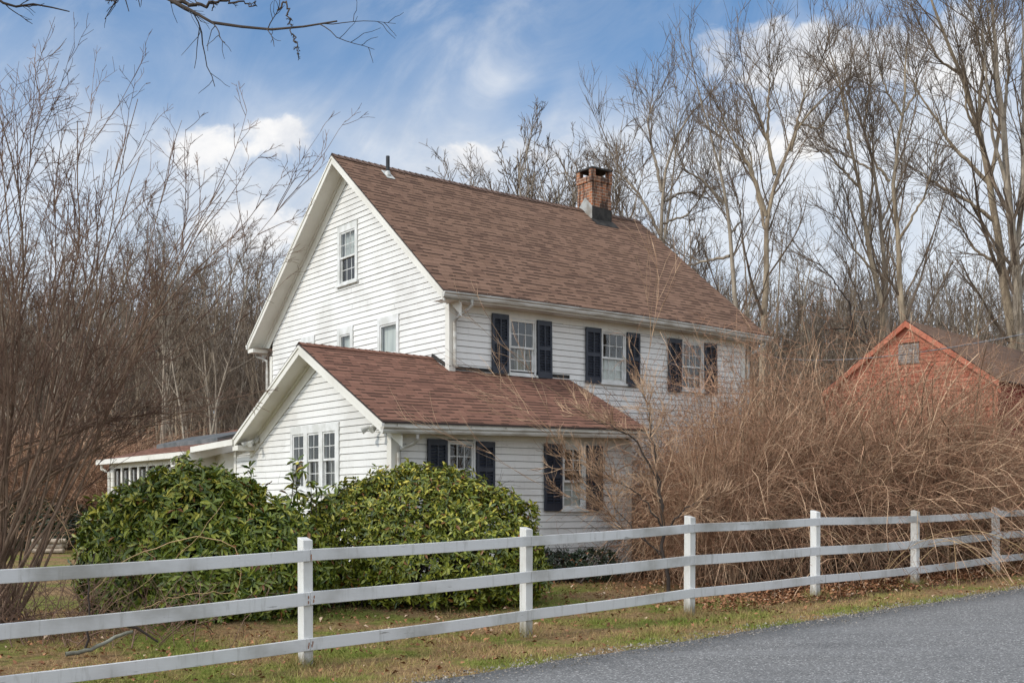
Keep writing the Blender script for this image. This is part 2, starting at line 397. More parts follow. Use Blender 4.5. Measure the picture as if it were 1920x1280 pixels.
def build_road():
    ts = np.arange(-60, 120, .35); rng = R_(5); V = []; n = len(ts)
    wob = np.convolve(rng.normal(0, .10, n + 6), np.ones(5) / 5, 'same')[3:-3] + rng.normal(0, .012, n)
    for p0 in (0, 1, 2, 3):
        base = [-1.60, -1.72, -4.5, -8.2][p0]
        w = wob if p0 < 2 else 0
        x = FX + FT[0] * ts + FN[0] * (base + w); y = FY + FT[1] * ts + FN[1] * (base + w)
        V.append(np.stack([x, y, gza(x, y) + (.004 if p0 in (0,) else .02)], -1))
    V = np.stack(V, 1).reshape(-1, 3); I = np.arange(n * 4).reshape(n, 4)
    Fq = np.stack([I[:-1, :-1], I[1:, :-1], I[1:, 1:], I[:-1, 1:]], -1).reshape(-1, 4)[:, ::-1]
    tag(np_mesh('road', V, Fq, M['road']), kind='structure')
build_road()

# ------------------------------------------------------------------ farmhouse
HZ = 1.45; HX, HY = -1.183, 22.0; HA = math.atan2(.595, .804)
house = empty('farmhouse', (HX, HY, -HZ), HA, 'two storey white clapboard farmhouse with brown shingle roofs, navy shutters and a low front wing', 'house')
def Zt(x, y, z): return (x, y, z + HZ)       # heights below are relative to eye level
class HB(MB):
    def add(s, verts, faces, mi=0, uvs=None): super().add([(p[0], p[1], p[2] + HZ) for p in verts], faces, mi, uvs)

def Ffront(yp):  return lambda u, o, z: (u, yp - o, z)       # wall facing the road, o = outwards
def Fgable(xp):  return lambda u, o, z: (xp - o, u, z)       # gable wall facing left
def Fback(yp):   return lambda u, o, z: (u, yp + o, z)
def Fright(xp):  return lambda u, o, z: (xp + o, u, z)

def siding(mb, F, ur, z0, z1, holes=(), p=.119, lip=.015, seed=0):
    rng = random.Random(seed); z = z0
    while z < z1 - .01:
        zb, zt = z, min(z + p, z1); zm = (zb + zt) / 2
        a0, b0 = ur(zb); a1, b1 = ur(zt)
        if b0 - a0 > .05:
            if b1 < a1: a1 = b1 = (a1 + b1) / 2
            iv = [(a0, b0, a1, b1)]
            for (h0, h1, g0, g1) in holes:
                if g0 < zm < g1:
                    nv = []
                    for (q0, q1, r0, r1) in iv:
                        if h0 >= q1 or h1 <= q0: nv.append((q0, q1, r0, r1)); continue
                        if h0 > q0: nv.append((q0, h0, r0, h0))
                        if h1 < q1: nv.append((h1, q1, h1, r1))
                    iv = nv
            for (q0, q1, r0, r1) in iv:
                cuts = [0.]
                if q1 - q0 > 2.4: cuts += sorted(rng.uniform(.2, .8) for _ in range(rng.randint(0, 2)))
                cuts.append(1.)
                for c0, c1 in zip(cuts[:-1], cuts[1:]):
                    B0 = q0 + (q1 - q0) * c0; B1 = q0 + (q1 - q0) * c1; T0 = r0 + (r1 - r0) * c0; T1 = r0 + (r1 - r0) * c1
                    g = .004 if c1 < 1 else 0
                    l = lip + rng.uniform(-.002, .003); zz = zb + .0115 + rng.uniform(-.001, .002)
                    dz0, dz1 = rng.uniform(-.0015, .0015), rng.uniform(-.0015, .0015)
                    mb.quad(F(B0, l, zz + dz0), F(B1 - g, l, zz + dz1), F(T1 - g, .001, zt + .004), F(T0, .001, zt + .004))
                    mb.quad(F(B0, -.016, zz + dz0), F(B1 - g, -.016, zz + dz1), F(B1 - g, l, zz + dz1), F(B0, l, zz + dz0))
                mb.quad(F(q0, -.014, zb - .002), F(q1, -.014, zb - .002), F(q1, -.014, zb + .03), F(q0, -.014, zb + .03), 1)
                if q1 > q0: mb.quad(F(q0, -.02, zb), F(q1, -.02, zb), F(r1, -.02, zt), F(r0, -.02, zt), 1)
        z += p

# roofs: bilinear slopes so that the old ridges and eaves can sag
def lerp_tab(tab, x): return float(np.interp(x, [a for a, _ in tab], [b for _, b in tab]))
E_MAIN = [(-.42, 3.96), (1.7, 3.975), (4.4, 3.965), (6.6, 3.93), (8.5, 3.87)]
R_MAIN = [(-.42, 7.52), (1.5, 7.455), (3.5, 7.41), (6., 7.385), (8.5, 7.385)]
def slope(mb, x0, x1, n, ey, ez, ry, rz, th=.035, mi=0, edge=1):
    """ey, ry: eave / ridge y; ez, rz: functions of x"""
    up, dn = [], []
    rows = 6
    for i in range(n + 1):
        x = x0 + (x1 - x0) * i / n
        for j in range(rows + 1):
            s = j / rows; up.append((x, ey + (ry - ey) * s, ez(x) + (rz(x) - ez(x)) * s + .012 * math.sin(x * 1.7 + s * 5) * s * (1 - s) * 2))
    L = math.hypot(ry - ey, rz((x0 + x1) / 2) - ez((x0 + x1) / 2)); F, U = [], []
    for i in range(n):
        for j in range(rows):
            a = i * (rows + 1) + j; b_ = a + rows + 1; F.append((a, b_, b_ + 1, a + 1))
            xa = x0 + (x1 - x0) * i / n; xb = x0 + (x1 - x0) * (i + 1) / n
            va, vb = L * (1 - j / rows), L * (1 - (j + 1) / rows); va += 50; vb += 50
            # v grows down the slope so the butt edge (fract near 1) is the lower edge of each course
            U.append([(xa + 20, va), (xb + 20, va), (xb + 20, vb), (xa + 20, vb)])
    mb.add(up, F, mi, U)
    dnv = [(p[0], p[1], p[2] - th) for p in up]; mb.add(dnv, [f[::-1] for f in F], edge)
    def rim(ids):
        for a, b_ in zip(ids[:-1], ids[1:]): mb.quad(up[a], up[b_], dnv[b_], dnv[a], edge)
    rim([i * (rows + 1) for i in range(n + 1)]); rim(list(range(rows + 1))); rim([n * (rows + 1) + j for j in range(rows + 1)])

M['shingle_edge'] = mat_noise('shingle_edge', (.03, .022, .02), (.05, .035, .03))
ez = lambda x: lerp_tab(E_MAIN, x); rz = lambda x: lerp_tab(R_MAIN, x)
mb = HB(); slope(mb, -.42, 8.5, 24, -.44, ez, 3.96, rz); slope(mb, -.42, 8.5, 24, 8.36, ez, 3.96, rz)
roof_main = mb.build('roof', [M['shingle'], M['shingle_edge']], house, recalc=False)
M['ridge'] = mat_noise('ridge_shingle', (.085, .05, .036), (.17, .10, .07), 3)
# ridge cap: overlapping short pieces
mb = HB(); x = -.42
while x < 8.45:
    x2 = min(x + .15, 8.5); z_ = rz(x) + .008; z2 = rz(x2)
    for sgn in (-1, 1): mb.quad((x, 3.96, z_ + .022), (x2 + .02, 3.96, z2 + .012), (x2 + .02, 3.96 + sgn * .14, z2 + .008 - .105), (x, 3.96 + sgn * .14, z_ + .018 - .105), 0, [(x, 0), (x2, 0), (x2, .1), (x, .1)])
    x += .15
mb.build('ridge_cap', M['ridge'], roof_main, recalc=False)

EW = lambda x: 1.325 + .085 * (x + 2.84) / 5.77
RWd = lambda x: 2.885 - .05 * (x + 2.84) / 2.84
def RW0(x):  # height of the wing's front slope where it meets the main front wall
    return EW(x) + (lerp_tab([(-2.84, 2.885), (0, 2.835), (2.93, 2.84)], x) - EW(x)) * (2.38 / 2.98)
mb = HB(); slope(mb, -2.84, 0.0, 12, -2.38, EW, .60, lambda x: RWd(x)); slope(mb, 0.0, 2.93, 12, -2.38, EW, -.002, RW0)
slope(mb, -2.84, 0.0, 10, 3.55, lambda x: 1.335, .60, lambda x: RWd(x))
roof_low = mb.build('roof', [M['shingle_low'], M['shingle_edge']], house, recalc=False); roof_low['label'] = 'lower brown shingle roof over the wing'
mb = HB(); x = -2.84
while x < -.08:
    x2 = min(x + .15, 0)
    for sgn in (-1, 1): mb.quad((x, .6, RWd(x) + .028), (x2 + .01, .6, RWd(x2) + .016), (x2 + .01, .6 + sgn * .13, RWd(x2) - .052), (x, .6 + sgn * .13, RWd(x) - .042))
    x += .15
mb.build('ridge_cap', M['shingle_low'], roof_low, recalc=False)

# --- rakes: fascia board, crown strip, soffit and frieze for a gable end
def rake(fas, sof, x_out, x_wall, pts, fh=.17, side=-1, frieze=.30):
    """pts: (y,z) of the roof underside from eave to ridge"""
    for (y0, z0), (y1, z1) in zip(pts[:-1], pts[1:]):
        t = .03
        fas.add([(x_out, y0, z0 - .035), (x_out, y1, z1 - .035), (x_out, y1, z1 - .035 - fh), (x_out, y0, z0 - .035 - fh),
                 (x_out + t, y0, z0 - .035), (x_out + t, y1, z1 - .035), (x_out + t, y1, z1 - .035 - fh), (x_out + t, y0, z0 - .035 - fh)],
                [(0, 1, 2, 3), (7, 6, 5, 4), (3, 2, 6, 7), (0, 3, 7, 4), (1, 5, 6, 2)])
        # crown strip under the shingles
        s_ = .016
        fas.add([(x_out - s_, y0, z0 - .036), (x_out - s_, y1, z1 - .036), (x_out - s_, y1, z1 - .085), (x_out - s_, y0, z0 - .085),
                 (x_out - .001, y0, z0 - .036), (x_out - .001, y1, z1 - .036), (x_out - .001, y1, z1 - .085), (x_out - .001, y0, z0 - .085)],
                [(0, 1, 2, 3), (3, 2, 6, 7), (0, 3, 7, 4), (1, 5, 6, 2)])
        sof.quad((x_out + t, y0, z0 - fh + .01), (x_out + t, y1, z1 - fh + .01), (x_wall, y1, z1 - fh + .01), (x_wall, y0, z0 - fh + .01))
        # bed strip and frieze on the wall
        fo = x_wall - .024
        zt0, zt1 = z0 - fh + .012, z1 - fh + .012
        fas.add([(fo, y0, zt0), (fo, y1, zt1), (fo, y1, zt1 - frieze), (fo, y0, zt0 - frieze), (x_wall, y0, zt0 - frieze), (x_wall, y1, zt1 - frieze)],
                [(0, 1, 2, 3), (3, 2, 5, 4)])
        fo = x_wall - .055
        fas.add([(fo, y0, zt0), (fo, y1, zt1), (fo, y1, zt1 - .06), (fo, y0, zt0 - .06), (x_wall - .025, y0, zt0 - .06), (x_wall - .025, y1, zt1 - .06)],
                [(0, 1, 2, 3), (3, 2, 5, 4)])
fas, sof = HB(), HB()
rake(fas, sof, -.42, 0., [(-.44, ez(-.42)), (3.96, rz(-.42))]); rake(fas, sof, -.42, 0., [(8.36, ez(-.42)), (3.96, rz(-.42))])
# right end rake (seen only edge on)
fas.beam((8.47, -.42, 3.78), (8.47, 3.96, 7.26), .03, .16); fas.beam((8.47, 8.34, 3.78), (8.47, 3.96, 7.26), .03, .16)
# eaves of the main roof
for i in range(16):
    xa, xb = -.39 + 8.85 * i / 16, -.39 + 8.85 * (i + 1) / 16
    for sy, y0 in ((-1, 0.), (1, 7.92)):
        ye = y0 + sy * .40
        fas.quad((xa, ye, ez(xa) - .03), (xb, ye, ez(xb) - .03), (xb, ye, ez(xb) - .17), (xa, ye, ez(xa) - .17))
        sof.quad((xa, ye, ez(xa) - .16), (xb, ye, ez(xb) - .16), (xb, y0, ez(xb) - .16), (xa, y0, ez(xa) - .16))
fas.build('rake_board', M['trim'], house); sof.build('soffit', M['trim'], house)
fas, sof = HB(), HB()
rake(fas, sof, -2.84, -2.45, [(-2.38, EW(-2.84)), (.6, RWd(-2.84))], frieze=.26); rake(fas, sof, -2.84, -2.45, [(3.55, 1.335), (.6, RWd(-2.84))], frieze=.26)
fas.box(-2.475, -2.45, 3.36, 4.35, 1.12, 1.30)
for i in range(10):
    xa, xb = -2.80 + 5.70 * i / 10, -2.80 + 5.70 * (i + 1) / 10
    fas.quad((xa, -2.34, EW(xa) - .03), (xb, -2.34, EW(xb) - .03), (xb, -2.34, EW(xb) - .17), (xa, -2.34, EW(xa) - .17))
    sof.quad((xa, -2.34, EW(xa) - .165), (xb, -2.34, EW(xb) - .165), (xb, -2., EW(xb) - .165), (xa, -2., EW(xa) - .165))
# right rake of the lean-to part
fas.beam((2.90, -2.36, EW(2.9) - .11), (2.90, -.01, RW0(2.9) - .11), .03, .15)
# box return at the left foot of the wing gable
fas.build('rake_board', M['trim'], house); sof.build('soffit', M['trim'], house)

for q in ((-2.84, -2.47, 3.30, 3.56, 1.07, 1.17), (-.41, -.02, 8.05, 8.36, 3.70, 3.79)):
    mb = HB(); mb.box(*q); mb.build('eave_return', M['trim'], house)
# --- walls
HOLES_G = [(3.65, 4.33, 4.83, 5.94), (1.92, 2.59, 2.58, 3.70), (3.86, 4.33, 2.9, 3.70), (5.67, 6.10, 2.9, 3.71)]
HOLES_F = [(1.41, 2.01, 2.60, 3.64), (3.80, 4.42, 2.58, 3.60), (6.15, 6.77, 2.56, 3.57)]
HOLES_W = [(-1.35, -.85, .12, 1.05), (1.14, 1.61, -.06, 1.03)]
HOLES_T = [(-.09, .38, .30, 1.30), (.53, .99, .30, 1.30), (1.14, 1.60, .30, 1.30)]
SM = (7.52 - 3.96) / 4.40
def ur_main(z):
    lim = 7.52 - .035 - .16 - .28
    if z < 3.48 - .0: return (.11, 7.81)
    h = (lim - z) / SM; return (max(.11, 3.96 - h), min(7.81, 3.96 + h))
mb = HB(); siding(mb, Fgable(0.), ur_main, -1.75, 7.0, HOLES_G, seed=1)
siding(mb, Ffront(0.), lambda z: (.11, 8.04), -1.75, 3.66, HOLES_F, seed=2)
siding(mb, Fback(7.92), lambda z: (0.02, 8.13), -1.75, 3.72, seed=3)
siding(mb, Fright(8.15), lambda z: (0.02, 7.9) if z < 3.7 else (max(.02, 3.96 - (7.2 - z) / SM), min(7.9, 3.96 + (7.2 - z) / SM)), -1.75, 7.1, seed=4)
wall_main = mb.build('wall', [M['paint'], M['gap']], house, recalc=False)
SWg = (2.885 - 1.325) / 2.98
def ur_wing(z):
    lim = 2.885 - .035 - .16 - .24
    if z < 1.12: return (-1.88, 4.24) if z < 1.03 else (-1.88, 3.36)
    h = (lim - z) / SWg; return (max(-1.88, .6 - h), .6 + h)
mb = HB(); siding(mb, Fgable(-2.45), ur_wing, -1.75, 2.5, HOLES_T, seed=5)
siding(mb, Ffront(-2.), lambda z: (-2.34, 2.67), -1.75, 1.10, HOLES_W, seed=6)
siding(mb, Fright(2.78), lambda z: (-1.98, -.02), -1.75, 1.3, seed=7)
siding(mb, Fback(3.35), lambda z: (-2.4, -.02), -1.75, 1.3, seed=8)
mb.quad((2.78, -1.99, 1.25), (2.78, -.01, 1.25), (2.78, -.01, 2.45), (2.78, -1.99, 1.45))
wall_low = mb.build('wall', [M['paint'], M['gap']], house, recalc=False); wall_low['label'] = 'clapboard wall of the low front wing'
# corner boards, friezes, water table, foundation
def cbs(nm, boxes, mat='trim'):
    m_ = HB()
    for q in boxes: m_.box(*q)
    m_.build(nm, M[mat], house)
cbs('corner_board', [(-.026, .0015, -.026, .115, -1.75, 3.80)]); cbs('corner_board', [(.002, .115, -.026, -.001, -1.75, 3.8)])
cbs('corner_board', [(-.026, .0, 7.805, 7.94, -1.75, 3.6)]); cbs('corner_board', [(8.04, 8.17, -.026, -.001, -1.75, 3.72)])
cbs('corner_board', [(-2.476, -2.4485, -2.026, -1.885, -1.75, 1.18)]); cbs('corner_board', [(-2.448, -2.335, -2.026, -2.001, -1.75, 1.22)])
cbs('corner_board', [(-2.476, -2.45, 4.245, 4.35, -1.75, 1.118)]); cbs('corner_board', [(2.67, 2.80, -2.026, -2.001, -1.75, 1.22)])
mb = HB()
for i in range(12):
    xa, xb = .116 + 7.92 * i / 12, .116 + 7.92 * (i + 1) / 12
    mb.add([(xa, -.022, 3.66), (xb, -.022, 3.66 + (ez(xb) - 3.96) * .7), (xb, -.022, ez(xb) - .161), (xa, -.022, ez(xa) - .161)], [(0, 1, 2, 3)])
mb.build('frieze_board', M['trim'], house); cbs('frieze_board', [(-2.334, 2.669, -2.022, -2.001, 1.10, 1.235)])
for u0, u1 in ((1.28, 2.16), (3.68, 4.56), (6.02, 6.92)): cbs('frieze_board', [(u0, u1, -.030, -.0225, 3.60, 3.74)])
mb = HB(); mb.box(.03, 8.1, .03, 7.88, -1.95, -1.72); mb.box(-2.4, 2.73, -1.96, 3.3, -1.95, -1.72); mb.build('foundation', M['flashing'], house)
# flashing lines where the wing roof meets the main walls
mb = HB(); mb.beam((.0, -.012, RW0(0) + .05), (2.92, -.012, RW0(2.9) + .05), .02, .07, mi=0)
mb.beam((-.014, -.02, RW0(0) + .05), (-.014, .6, RWd(0) + .05), .02, .07); mb.build('flashing', M['metal_dark'], house)

# --- windows
def window(F, u0, u1, z0, z1, meet, cas=.09, head=.11, cols=3, rows=2, sill=True, curtain=None, cz=None, open_=False, casing=True, label=None, single=False):
    o = HB(); T = lambda u, ou, z: F(u, ou, z)
    def bx(mb, a, b, o0, o1, c, d, mi=0): mb.box(a, b, o0, o1, c, d, mi, T=lambda x, y, z: F(x, y, z))
    if casing:
        bx(o, u0 - cas, u0, -.06, .034, z0 - .03, z1 + head); bx(o, u1, u1 + cas, -.06, .034, z0 - .03, z1 + head)
        bx(o, u0 + .001, u1 - .001, -.06, .032, z1, z1 + head - .001)
        if sill: bx(o, u0 - cas - .04, u1 + cas + .04, -.06, .07, z0 - .075, z0 - .031); bx(o, u0 + .001, u1 - .001, -.06, .03, z0 - .03, z0 - .0005)
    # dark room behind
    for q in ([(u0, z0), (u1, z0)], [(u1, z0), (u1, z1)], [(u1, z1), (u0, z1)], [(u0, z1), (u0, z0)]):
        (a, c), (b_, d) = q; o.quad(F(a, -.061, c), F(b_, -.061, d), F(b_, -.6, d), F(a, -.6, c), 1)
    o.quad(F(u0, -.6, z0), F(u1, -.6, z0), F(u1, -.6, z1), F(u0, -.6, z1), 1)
    w = o.build('window', [M['window_white'], M['dark_room']], house)
    if label: w['label'] = label
    s = HB(); fw = .032
    def sash(c, d, out, cols, rows):
        bx(s, u0 + .001, u0 + fw, out - .03, out, c, d); bx(s, u1 - fw, u1 - .001, out - .03, out, c, d)
        bx(s, u0 + fw, u1 - fw, out - .03, out - .001, c, c + .04); bx(s, u0 + fw, u1 - fw, out - .03, out - .001, d - .035, d)
        iu0, iu1, iz0, iz1 = u0 + fw, u1 - fw, c + .04, d - .035
        for k in range(1, cols): x = iu0 + (iu1 - iu0) * k / cols; bx(s, x - .0065, x + .0065, out - .022, out - .006, iz0, iz1)
        for k in range(1, rows): z = iz0 + (iz1 - iz0) * k / rows; bx(s, iu0, iu1, out - .021, out - .007, z - .0065, z + .0065)
    sash(meet - .02, z1 - .001, .018, cols, rows); sash(z0 + .001, meet + .015, -.014, cols, rows)
    s.build('sash', M['window_white'], w)
    g = HB(); g.quad(F(u0 + .02, .004, meet), F(u1 - .02, .004, meet), F(u1 - .02, .004, z1 - .02), F(u0 + .02, .004, z1 - .02))
    g.quad(F(u0 + .02, -.028, z0 + .02), F(u1 - .02, -.028, z0 + .02), F(u1 - .02, -.028, meet), F(u0 + .02, -.028, meet)); g.build('pane', M['glass'], w, recalc=False)
    if curtain:
        c = HB(); a0, a1 = cz; n = 40
        for i in range(n):
            ua, ub = u0 + (u1 - u0) * i / n, u0 + (u1 - u0) * (i + 1) / n; k = 0 if curtain == 'blind' else .022; cb_ = -.075 if curtain == 'blind' else -.14
            oa, ob = cb_ + k * math.sin(ua * 95), cb_ + k * math.sin(ub * 95)
            c.quad(F(ua, oa, a0), F(ub, ob, a0), F(ub, ob, a1), F(ua, oa, a1))
        c.build('blind' if curtain == 'blind' else 'curtain', M[curtain], w, recalc=False)
    return w
FR, GA, WF, WG = Ffront(0.), Fgable(0.), Ffront(-2.), Fgable(-2.45)
window(FR, 1.41, 2.01, 2.60, 3.64, 3.10, .04, .03, 3, 2, True, 'curtain', (2.6, 3.09), label='upper window with beige curtains, nearest the front corner')
window(FR, 3.80, 4.42, 2.58, 3.60, 3.07, .04, .03, 3, 2, True, 'blind', (2.58, 3.05), label='upper window with a pale half-drawn blind')
window(FR, 6.15, 6.77, 2.56, 3.57, 3.05, .04, .03, 3, 2, True, 'sheer', (2.56, 3.57), label='upper window behind bare canes')
window(WF, -1.35, -.85, .12, 1.05, .59, .04, .03, 3, 2, True, 'sheer', (.12, .59))
window(WF, 1.14, 1.61, -.06, 1.03, .42, .045, .05, 2, 3, True, 'blind', (-.06, .40))
window(GA, 3.65, 4.33, 4.83, 5.94, 5.38, .10, .15, 3, 2, True, 'blind', (5.38, 5.94), label='attic window high in the gable')
window(GA, 1.92, 2.59, 2.60, 3.70, 3.09, .09, .16, 1, 1, True, 'blind', (2.6, 3.7))
window(GA, 3.86, 4.33, 2.62, 3.70, 3.16, .12, .16, 1, 1, True, 'blind', (2.62, 3.7))
window(GA, 5.67, 6.10, 2.62, 3.71, 3.16, .12, .15, 1, 1, True, 'blind', (2.62, 3.7))
for (a, b_), cc in zip([(-.09, .38), (.53, .99), (1.14, 1.60)], ('sheer', 'curtain', 'sheer')):
    window(WG, a, b_, .30, 1.30, .80, .0, .0, 2, 2, False, cc, (.30, .78), casing=False)
mb = HB()   # casing around the three wing windows
bxw = lambda a, b_, o0, o1, c, d: mb.box(a, b_, o0, o1, c, d, 0, T=lambda x, y, z: WG(x, y, z))
for a, b_ in ((-.23, -.091), (.381, .529), (.991, 1.139), (1.601, 1.69)): bxw(a, b_, -.06, .034, .24, 1.301)
bxw(-.23, 1.69, -.06, .032, 1.302, 1.45); bxw(-.28, 1.74, -.06, .07, .19, .238); 
for a, b_ in ((-.09, .38), (.53, .99), (1.14, 1.60)): bxw(a, b_, -.06, .03, .2385, .2995)
mb.build('window_casing', M['window_white'], house)

def shutter(F, u0, u1, z0, z1, tilt=0.):
    s = HB(); T = lambda x, y, z: F(x + tilt * (z - z0), y, z)
    def bx(a, b_, o0, o1, c, d): s.box(a, b_, o0, o1, c, d, 0, T=T)
    st = .048; bx(u0, u0 + st, .036, .070, z0, z1); bx(u1 - st, u1, .036, .070, z0, z1)
    zm = (z0 + z1) / 2 + .02; L = ((z0, z0 + .13), (zm - .04, zm + .04), (z1 - .10, z1))
    for c, d in L: bx(u0 + st, u1 - st, .036, .068, c, d)
    for c, d in ((z0 + .13, zm - .04), (zm + .04, z1 - .10)):
        n = max(3, int((d - c) / .052))
        for k in range(n):
            z = c + (d - c) * (k + .5) / n
            P = [T(u0 + st, .037, z + .016), T(u1 - st, .037, z + .016), T(u1 - st, .067, z - .012), T(u0 + st, .067, z - .012)]
            s.add(P + [T(u0 + st, .037, z + .010), T(u1 - st, .037, z + .010), T(u1 - st, .067, z - .018), T(u0 + st, .067, z - .018)],
                  [(0, 1, 2, 3), (7, 6, 5, 4), (3, 2, 6, 7), (0, 4, 5, 1)])
        bx((u0 + u1) / 2 - .012, (u0 + u1) / 2 + .012, .060, .073, c, d)
    bx(u0 + .01, u1 - .01, .034, .0355, z0 + .01, z1 - .01)
    s.build('shutter', M['shutter'], house)
for a in ((.955, 1.35, 2.56, 3.71), (2.07, 2.44, 2.53, 3.68, -.012), (3.33, 3.745, 2.51, 3.66), (4.47, 4.84, 2.50, 3.65), (5.69, 6.095, 2.47, 3.63), (6.83, 7.21, 2.47, 3.62, -.02)): shutter(FR, *a)
for a in ((-1.79, -1.40, .08, 1.09), (-.80, -.42, .08, 1.08), (.68, 1.08, -.12, 1.09), (1.67, 2.05, -.12, 1.08)): shutter(WF, *a)

# --- gutters and downspouts
def gutter(xs, yf, zf, name='gutter', sy=-1):
    g = HB(); prof = [(0., -.0), (0., -.105), (.065, -.105), (.085, -.07), (.085, -.045), (.115, -.02), (.115, .0), (.100, .0), (.100, -.012)]
    V = []
    for x in xs:
        for (o, z) in prof: V.append((x, yf + sy * o, zf(x) + z))
    n = len(prof); F = [(i * n + k, (i + 1) * n + k, (i + 1) * n + k + 1, i * n + k + 1) for i in range(len(xs) - 1) for k in range(n - 1)]
    g.add(V, F)
    for i in (0, len(xs) - 1): g.add([V[i * n + k] for k in (0, 1, 2, 3, 4, 5, 6)], [tuple(range(7))])
    x = xs[0] + .3
    while x < xs[-1]: g.box(x, x + .02, yf + min(0, sy * .105), yf + max(0, sy * .105), zf(x) - .004, zf(x) + .006); g.tube([(x, yf + sy * .01, zf(x) + .01), (x + .01, yf + sy * .01, zf(x) + .055)], .006, 5); x += .72
    return g.build(name, M['gutter'], house)
gutter([-.44 + 9.02 * i / 16 for i in range(17)], -.405, lambda x: ez(x) - .035)
gutter([-.44 + 9.02 * i / 8 for i in range(9)], 8.325, lambda x: ez(x) - .06, sy=1)
gutter([-2.86 + 5.86 * i / 12 for i in range(13)], -2.345, lambda x: 1.235 + .105 * (x + 2.86) / 5.8)
def downspout(pts, w=.035):
    d = HB(); d.tube(pts, w, 8); return d.build('downspout', M['gutter'], house, smooth=True)
downspout([(.20, -.46, 3.83), (.20, -.46, 3.74), (.17, -.38, 3.66), (.10, -.16, 3.55), (.07, -.075, 3.47), (.07, -.07, 3.35), (.07, -.07, 2.66), (.11, -.11, 2.60)])
downspout([(-2.2, -2.40, 1.13), (-2.2, -2.40, 1.05), (-2.23, -2.33, .99), (-2.33, -2.10, .92), (-2.36, -2.075, .84), (-2.36, -2.07, .3), (-2.36, -2.07, -1.4)])
downspout([(-.18, 8.38, 3.72), (-.17, 8.36, 3.64), (-.12, 8.12, 3.56), (-.07, 8.0, 3.50), (-.07, 7.99, 3.3), (-.07, 7.99, -1.3)])
downspout([(8.40, -.44, 3.72), (8.38, -.43, 3.64), (8.26, -.18, 3.50), (8.2, -.08, 3.42), (8.2, -.08, 3.2), (8.2, -.08, -1.3)])

# --- chimney
ch = HB()
def uvbox(x0, x1, y0, y1, z0, z1):
    for P, U in (([(x0, y0), (x1, y0)], 0), ([(x1, y0), (x1, y1)], 0), ([(x1, y1), (x0, y1)], 0), ([(x0, y1), (x0, y0)], 0)):
        (a, b_), (c, d) = P; L = math.hypot(c - a, d - b_); off = random.random() * 0 + (a + b_) * .37
        ch.quad((a, b_, z0), (c, d, z0), (c, d, z1), (a, b_, z1), 0, [(off, z0), (off + L, z0), (off + L, z1), (off, z1)])
    for z in (z0, z1): ch.quad((x0, y0, z), (x1, y0, z), (x1, y1, z), (x0, y1, z), 0, [(0, 0), (.2, 0), (.2, .06), (0, .06)])
CX0, CX1, CY0, CY1 = 6.58, 7.20, 3.56, 4.12
uvbox(CX0, CX1, CY0, CY1, 6.6, 8.02); uvbox(CX0 - .025, CX1 + .025, CY0 - .025, CY1 + .025, 8.021, 8.16)
for a, b_ in ((CX0 - .02, CY0 - .02), (CX1 - .10, CY0 - .02), (CX0 - .02, CY1 - .10), (CX1 - .10, CY1 - .10)): uvbox(a, a + .12, b_, b_ + .12, 8.161, 8.33)
chim = ch.build('chimney', M['brick'], roof_main)
mb = HB(); mb.box(CX0 - .03, CX1 + .03, CY0 - .03, CY1 + .03, 8.331, 8.375)
mb.box(CX0 + .12, CX1 - .12, CY0 + .12, CY1 - .12, 8.161, 8.19); cap = mb.build('chimney_cap', M['metal_dark'], roof_main)
mb = HB(); zr = lambda y: 7.385 - abs(3.96 - y) * .79
mb.add([(CX0 - .012, CY0 - .012, zr(CY0) - .05), (CX0 - .012, CY1 + .01, zr(CY1) - .05), (CX0 - .012, CY1 + .01, zr(CY1) + .10), (CX0 - .012, 3.82, 7.66), (CX0 - .012, CY0 - .012, 7.40)], [(0, 1, 2, 3, 4)], 1)
mb.quad((CX0 - .014, CY0 - .014, zr(CY0) - .08), (CX1 + .012, CY0 - .014, zr(CY0) - .08), (CX1 + .012, CY0 - .014, 7.37), (CX0 - .014, CY0 - .014, 7.40))
mb.quad((CX0 - .06, CY0 - .26, zr(CY0 - .26) + .012), (CX1 + .06, CY0 - .26, zr(CY0 - .26) + .012), (CX1 + .06, CY0, zr(CY0) + .02), (CX0 - .06, CY0, zr(CY0) + .02))
mb.build('flashing', [M['metal_dark'], M['flashing']], roof_main, recalc=False)
# vent pipe
mb = HB(); mb.tube([(.76, 3.6, 7.1), (.76, 3.6, 7.60)], .042, 12); mb.build('vent_pipe', M['vent'], roof_main, smooth=False)
mb = HB(); zv = lambda y: 7.485 - (3.96 - y) * .805 + .012
mb.quad((.66, 3.44, zv(3.44)), (.86, 3.44, zv(3.44)), (.86, 3.74, zv(3.74)), (.66, 3.74, zv(3.74))); mb.tube([(.76, 3.6, 7.17), (.76, 3.6, 7.27)], [.075, .05], 12)
mb.build('flashing', M['lamp'], roof_main)

# --- floodlights
def flood(x, y, z, dy):
    b_ = HB(); b_.tube([(x, y, z), (x - .05, y, z)], .055, 12)
    f = b_.build('floodlight', M['lamp'], house)
    for k in (-1, 1):
        l = HB(); px, py, pz = x - .05, y, z
        l.tube([(px, py, pz), (px - .06, py + k * .05, pz - .01), (px - .09, py + k * .10, pz - .03)], .016, 8)
        l.tube([(px - .09, py + k * .10, pz - .03), (px - .12, py + k * .13, pz - .05), (px - .20, py + k * .16 + dy, pz - .10)], [.022, .035, .062], 14)
        l.build('lamp_head', M['lamp'], f, smooth=False)
flood(-2.48, -1.68, 1.31, .02); flood(-2.50, 3.12, 1.27, .0)

